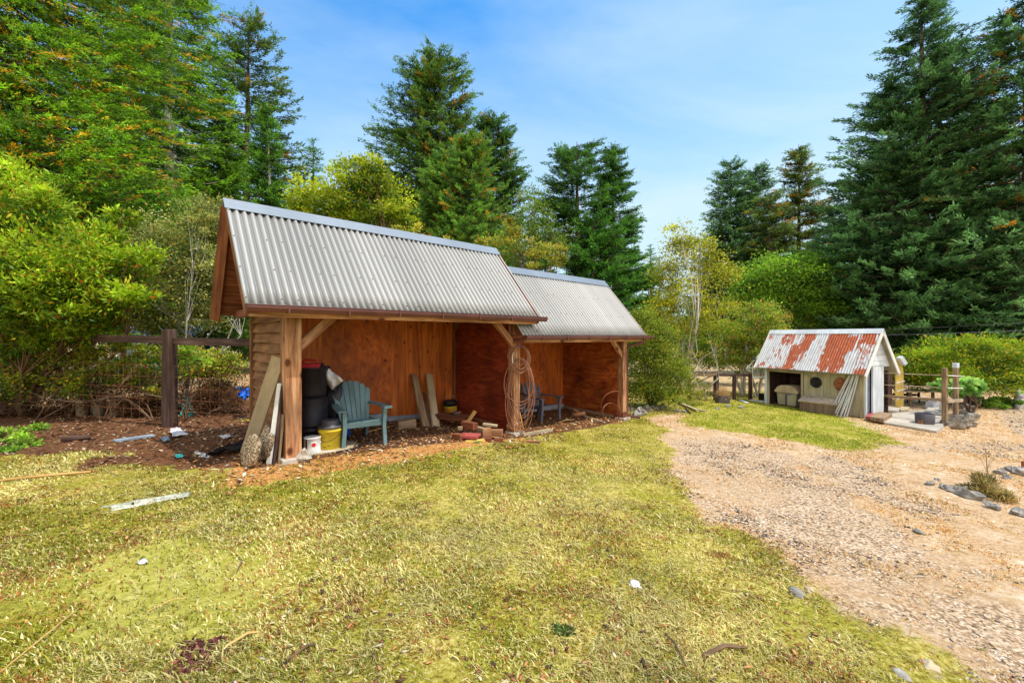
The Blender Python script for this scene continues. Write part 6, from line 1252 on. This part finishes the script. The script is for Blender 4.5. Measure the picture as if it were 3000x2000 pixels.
leafy('round_bush', 'broad round yellow-green bush on a short dark trunk right of the pen', base_at(2835,15), cl([(2710,1060,65,40,-.2,1.),(2800,1030,90,45,0,1.3),(2900,1040,80,50,0,1.2),(2950,1080,50,45,.2,1.),(2780,1095,100,45,-.2,1.2),(2880,1110,90,45,-.1,1.2),(2690,1100,40,35,0,.8),(2960,1020,40,25,.2,.7),(2860,1005,60,22,.2,.9)], 15), 79, n=34000, leaf=.11, wide=.3, dark=(.03,.09,.006), light=(.36,.50,.02), yel=.10, yelc=(.62,.42,.03), cat='shrub', stem_r=.07, bark=BARK, updir=.1, stems=[base_at(2835,15), base_at(2850,15)])
leafy('climbing_vine', 'light green large-leaved vine over the thick fence posts', base_at(2810,12.9), cl([(2800,1125,45,18,0,.3),(2850,1130,35,16,.1,.3),(2755,1130,25,12,.0,.2),(2820,1150,30,15,.1,.3),(2870,1140,15,10,.1,.2)], 12.9), 80, n=1100, leaf=.14, wide=.75, dark=(.12,.26,.05), light=(.40,.62,.16), cat='vine', stem_r=.03, bark=BARK, stems=[base_at(2838,12.9), base_at(2850,12.9)])
leafy('ground_ivy', 'low mat of green ivy left of the marker post', base_at(2915,14.6), cl([(2895,1182,35,10,0,.5),(2940,1178,35,11,.1,.5),(2915,1172,40,10,.5,.5)], 14.6), 81, n=3600, leaf=.09, wide=.6, dark=(.07,.16,.02), light=(.26,.42,.05), cat='ground cover', limb=False)
leafy('weed_clump', 'wiry dark green weed clump among the dark rocks at the right', base_at(2880,5.95), cl([(2880,1440,50,26,0,.25),(2840,1450,30,18,0,.2),(2930,1465,40,22,-.1,.2),(2890,1415,20,25,0,.12)], 5.95), 82, n=2600, leaf=.10, wide=.10, dark=(.08,.07,.02), light=(.38,.32,.11), yel=.2, yelc=(.5,.3,.1), cat='weeds', stem_r=.004, updir=.9, stems=[base_at(2870,5.95), base_at(2890,5.95), base_at(2930,5.85)])
q = G(2890,1440); T = thing('dry_stalk', 'single dry upright stalk behind the wiry weed clump', 'stalk', q); MB().tube([q, q+A([.01,0,.3]), q+A([-.01,0,.62])], [.008,.006,.003], 5).build('stem', TWIG, T)
for dx_ in (-.1,.07,.12): MB().tube([q+A([0,0,.3]), q+A([dx_*.7,0,.45]), q+A([dx_,0,.5])], .0025, 4).build('twig', TWIG, T)
# red-brown plant patches and tufts in the lawn
rs = np.random.RandomState(21)
for k, (px, py, r_, cd, clr, lb, cat) in enumerate(((575,1900,.16,(.05,.015,.02),(.30,.10,.10),'upper dark red low weed patch in the left foreground lawn','weeds'),(560,1955,.14,(.06,.02,.02),(.32,.12,.10),'lower reddish weed patch in the left foreground lawn','weeds'),(2110,1630,.13,(.10,.03,.01),(.50,.28,.08),'rust-brown dry tuft on the right of the lawn','grass tuft'),(1650,1850,.09,(.02,.05,.01),(.16,.24,.06),'small dark green rosette low in the middle of the lawn','weeds'),(1400,1300,.07,(.08,.18,.02),(.30,.5,.05),'fresh green tuft at the foot of the wood pile','grass tuft'),(1110,1640,.14,(.16,.16,.02),(.5,.44,.08),'taller yellow tuft left of the lawn centre','grass tuft'))):
    q = G(px, py); n_ = 170; c = q+np.clip(rs.randn(n_,3),-1.3,1.3)*A([r_*.45,r_*.3,.004]); c[:,2] = gz(c[:,0], c[:,1]); d = rs.randn(n_,3)*A([.7,.7,.2])+A([0,0,.9 if 'tuft' in lb else .35])
    tuft = 'tuft' in lb; V_, C_ = leaves(c, d, .055 if tuft else .038, .005 if tuft else .018, colmix(cd, clr, rs.rand(n_), rs), rs); o = fastmesh('grass_tuft' if tuft else 'lawn_weed', V_, quadidx(n_), C_, LEAF, q); tag(o, lb, cat, 'tufts and weeds in the lawn')
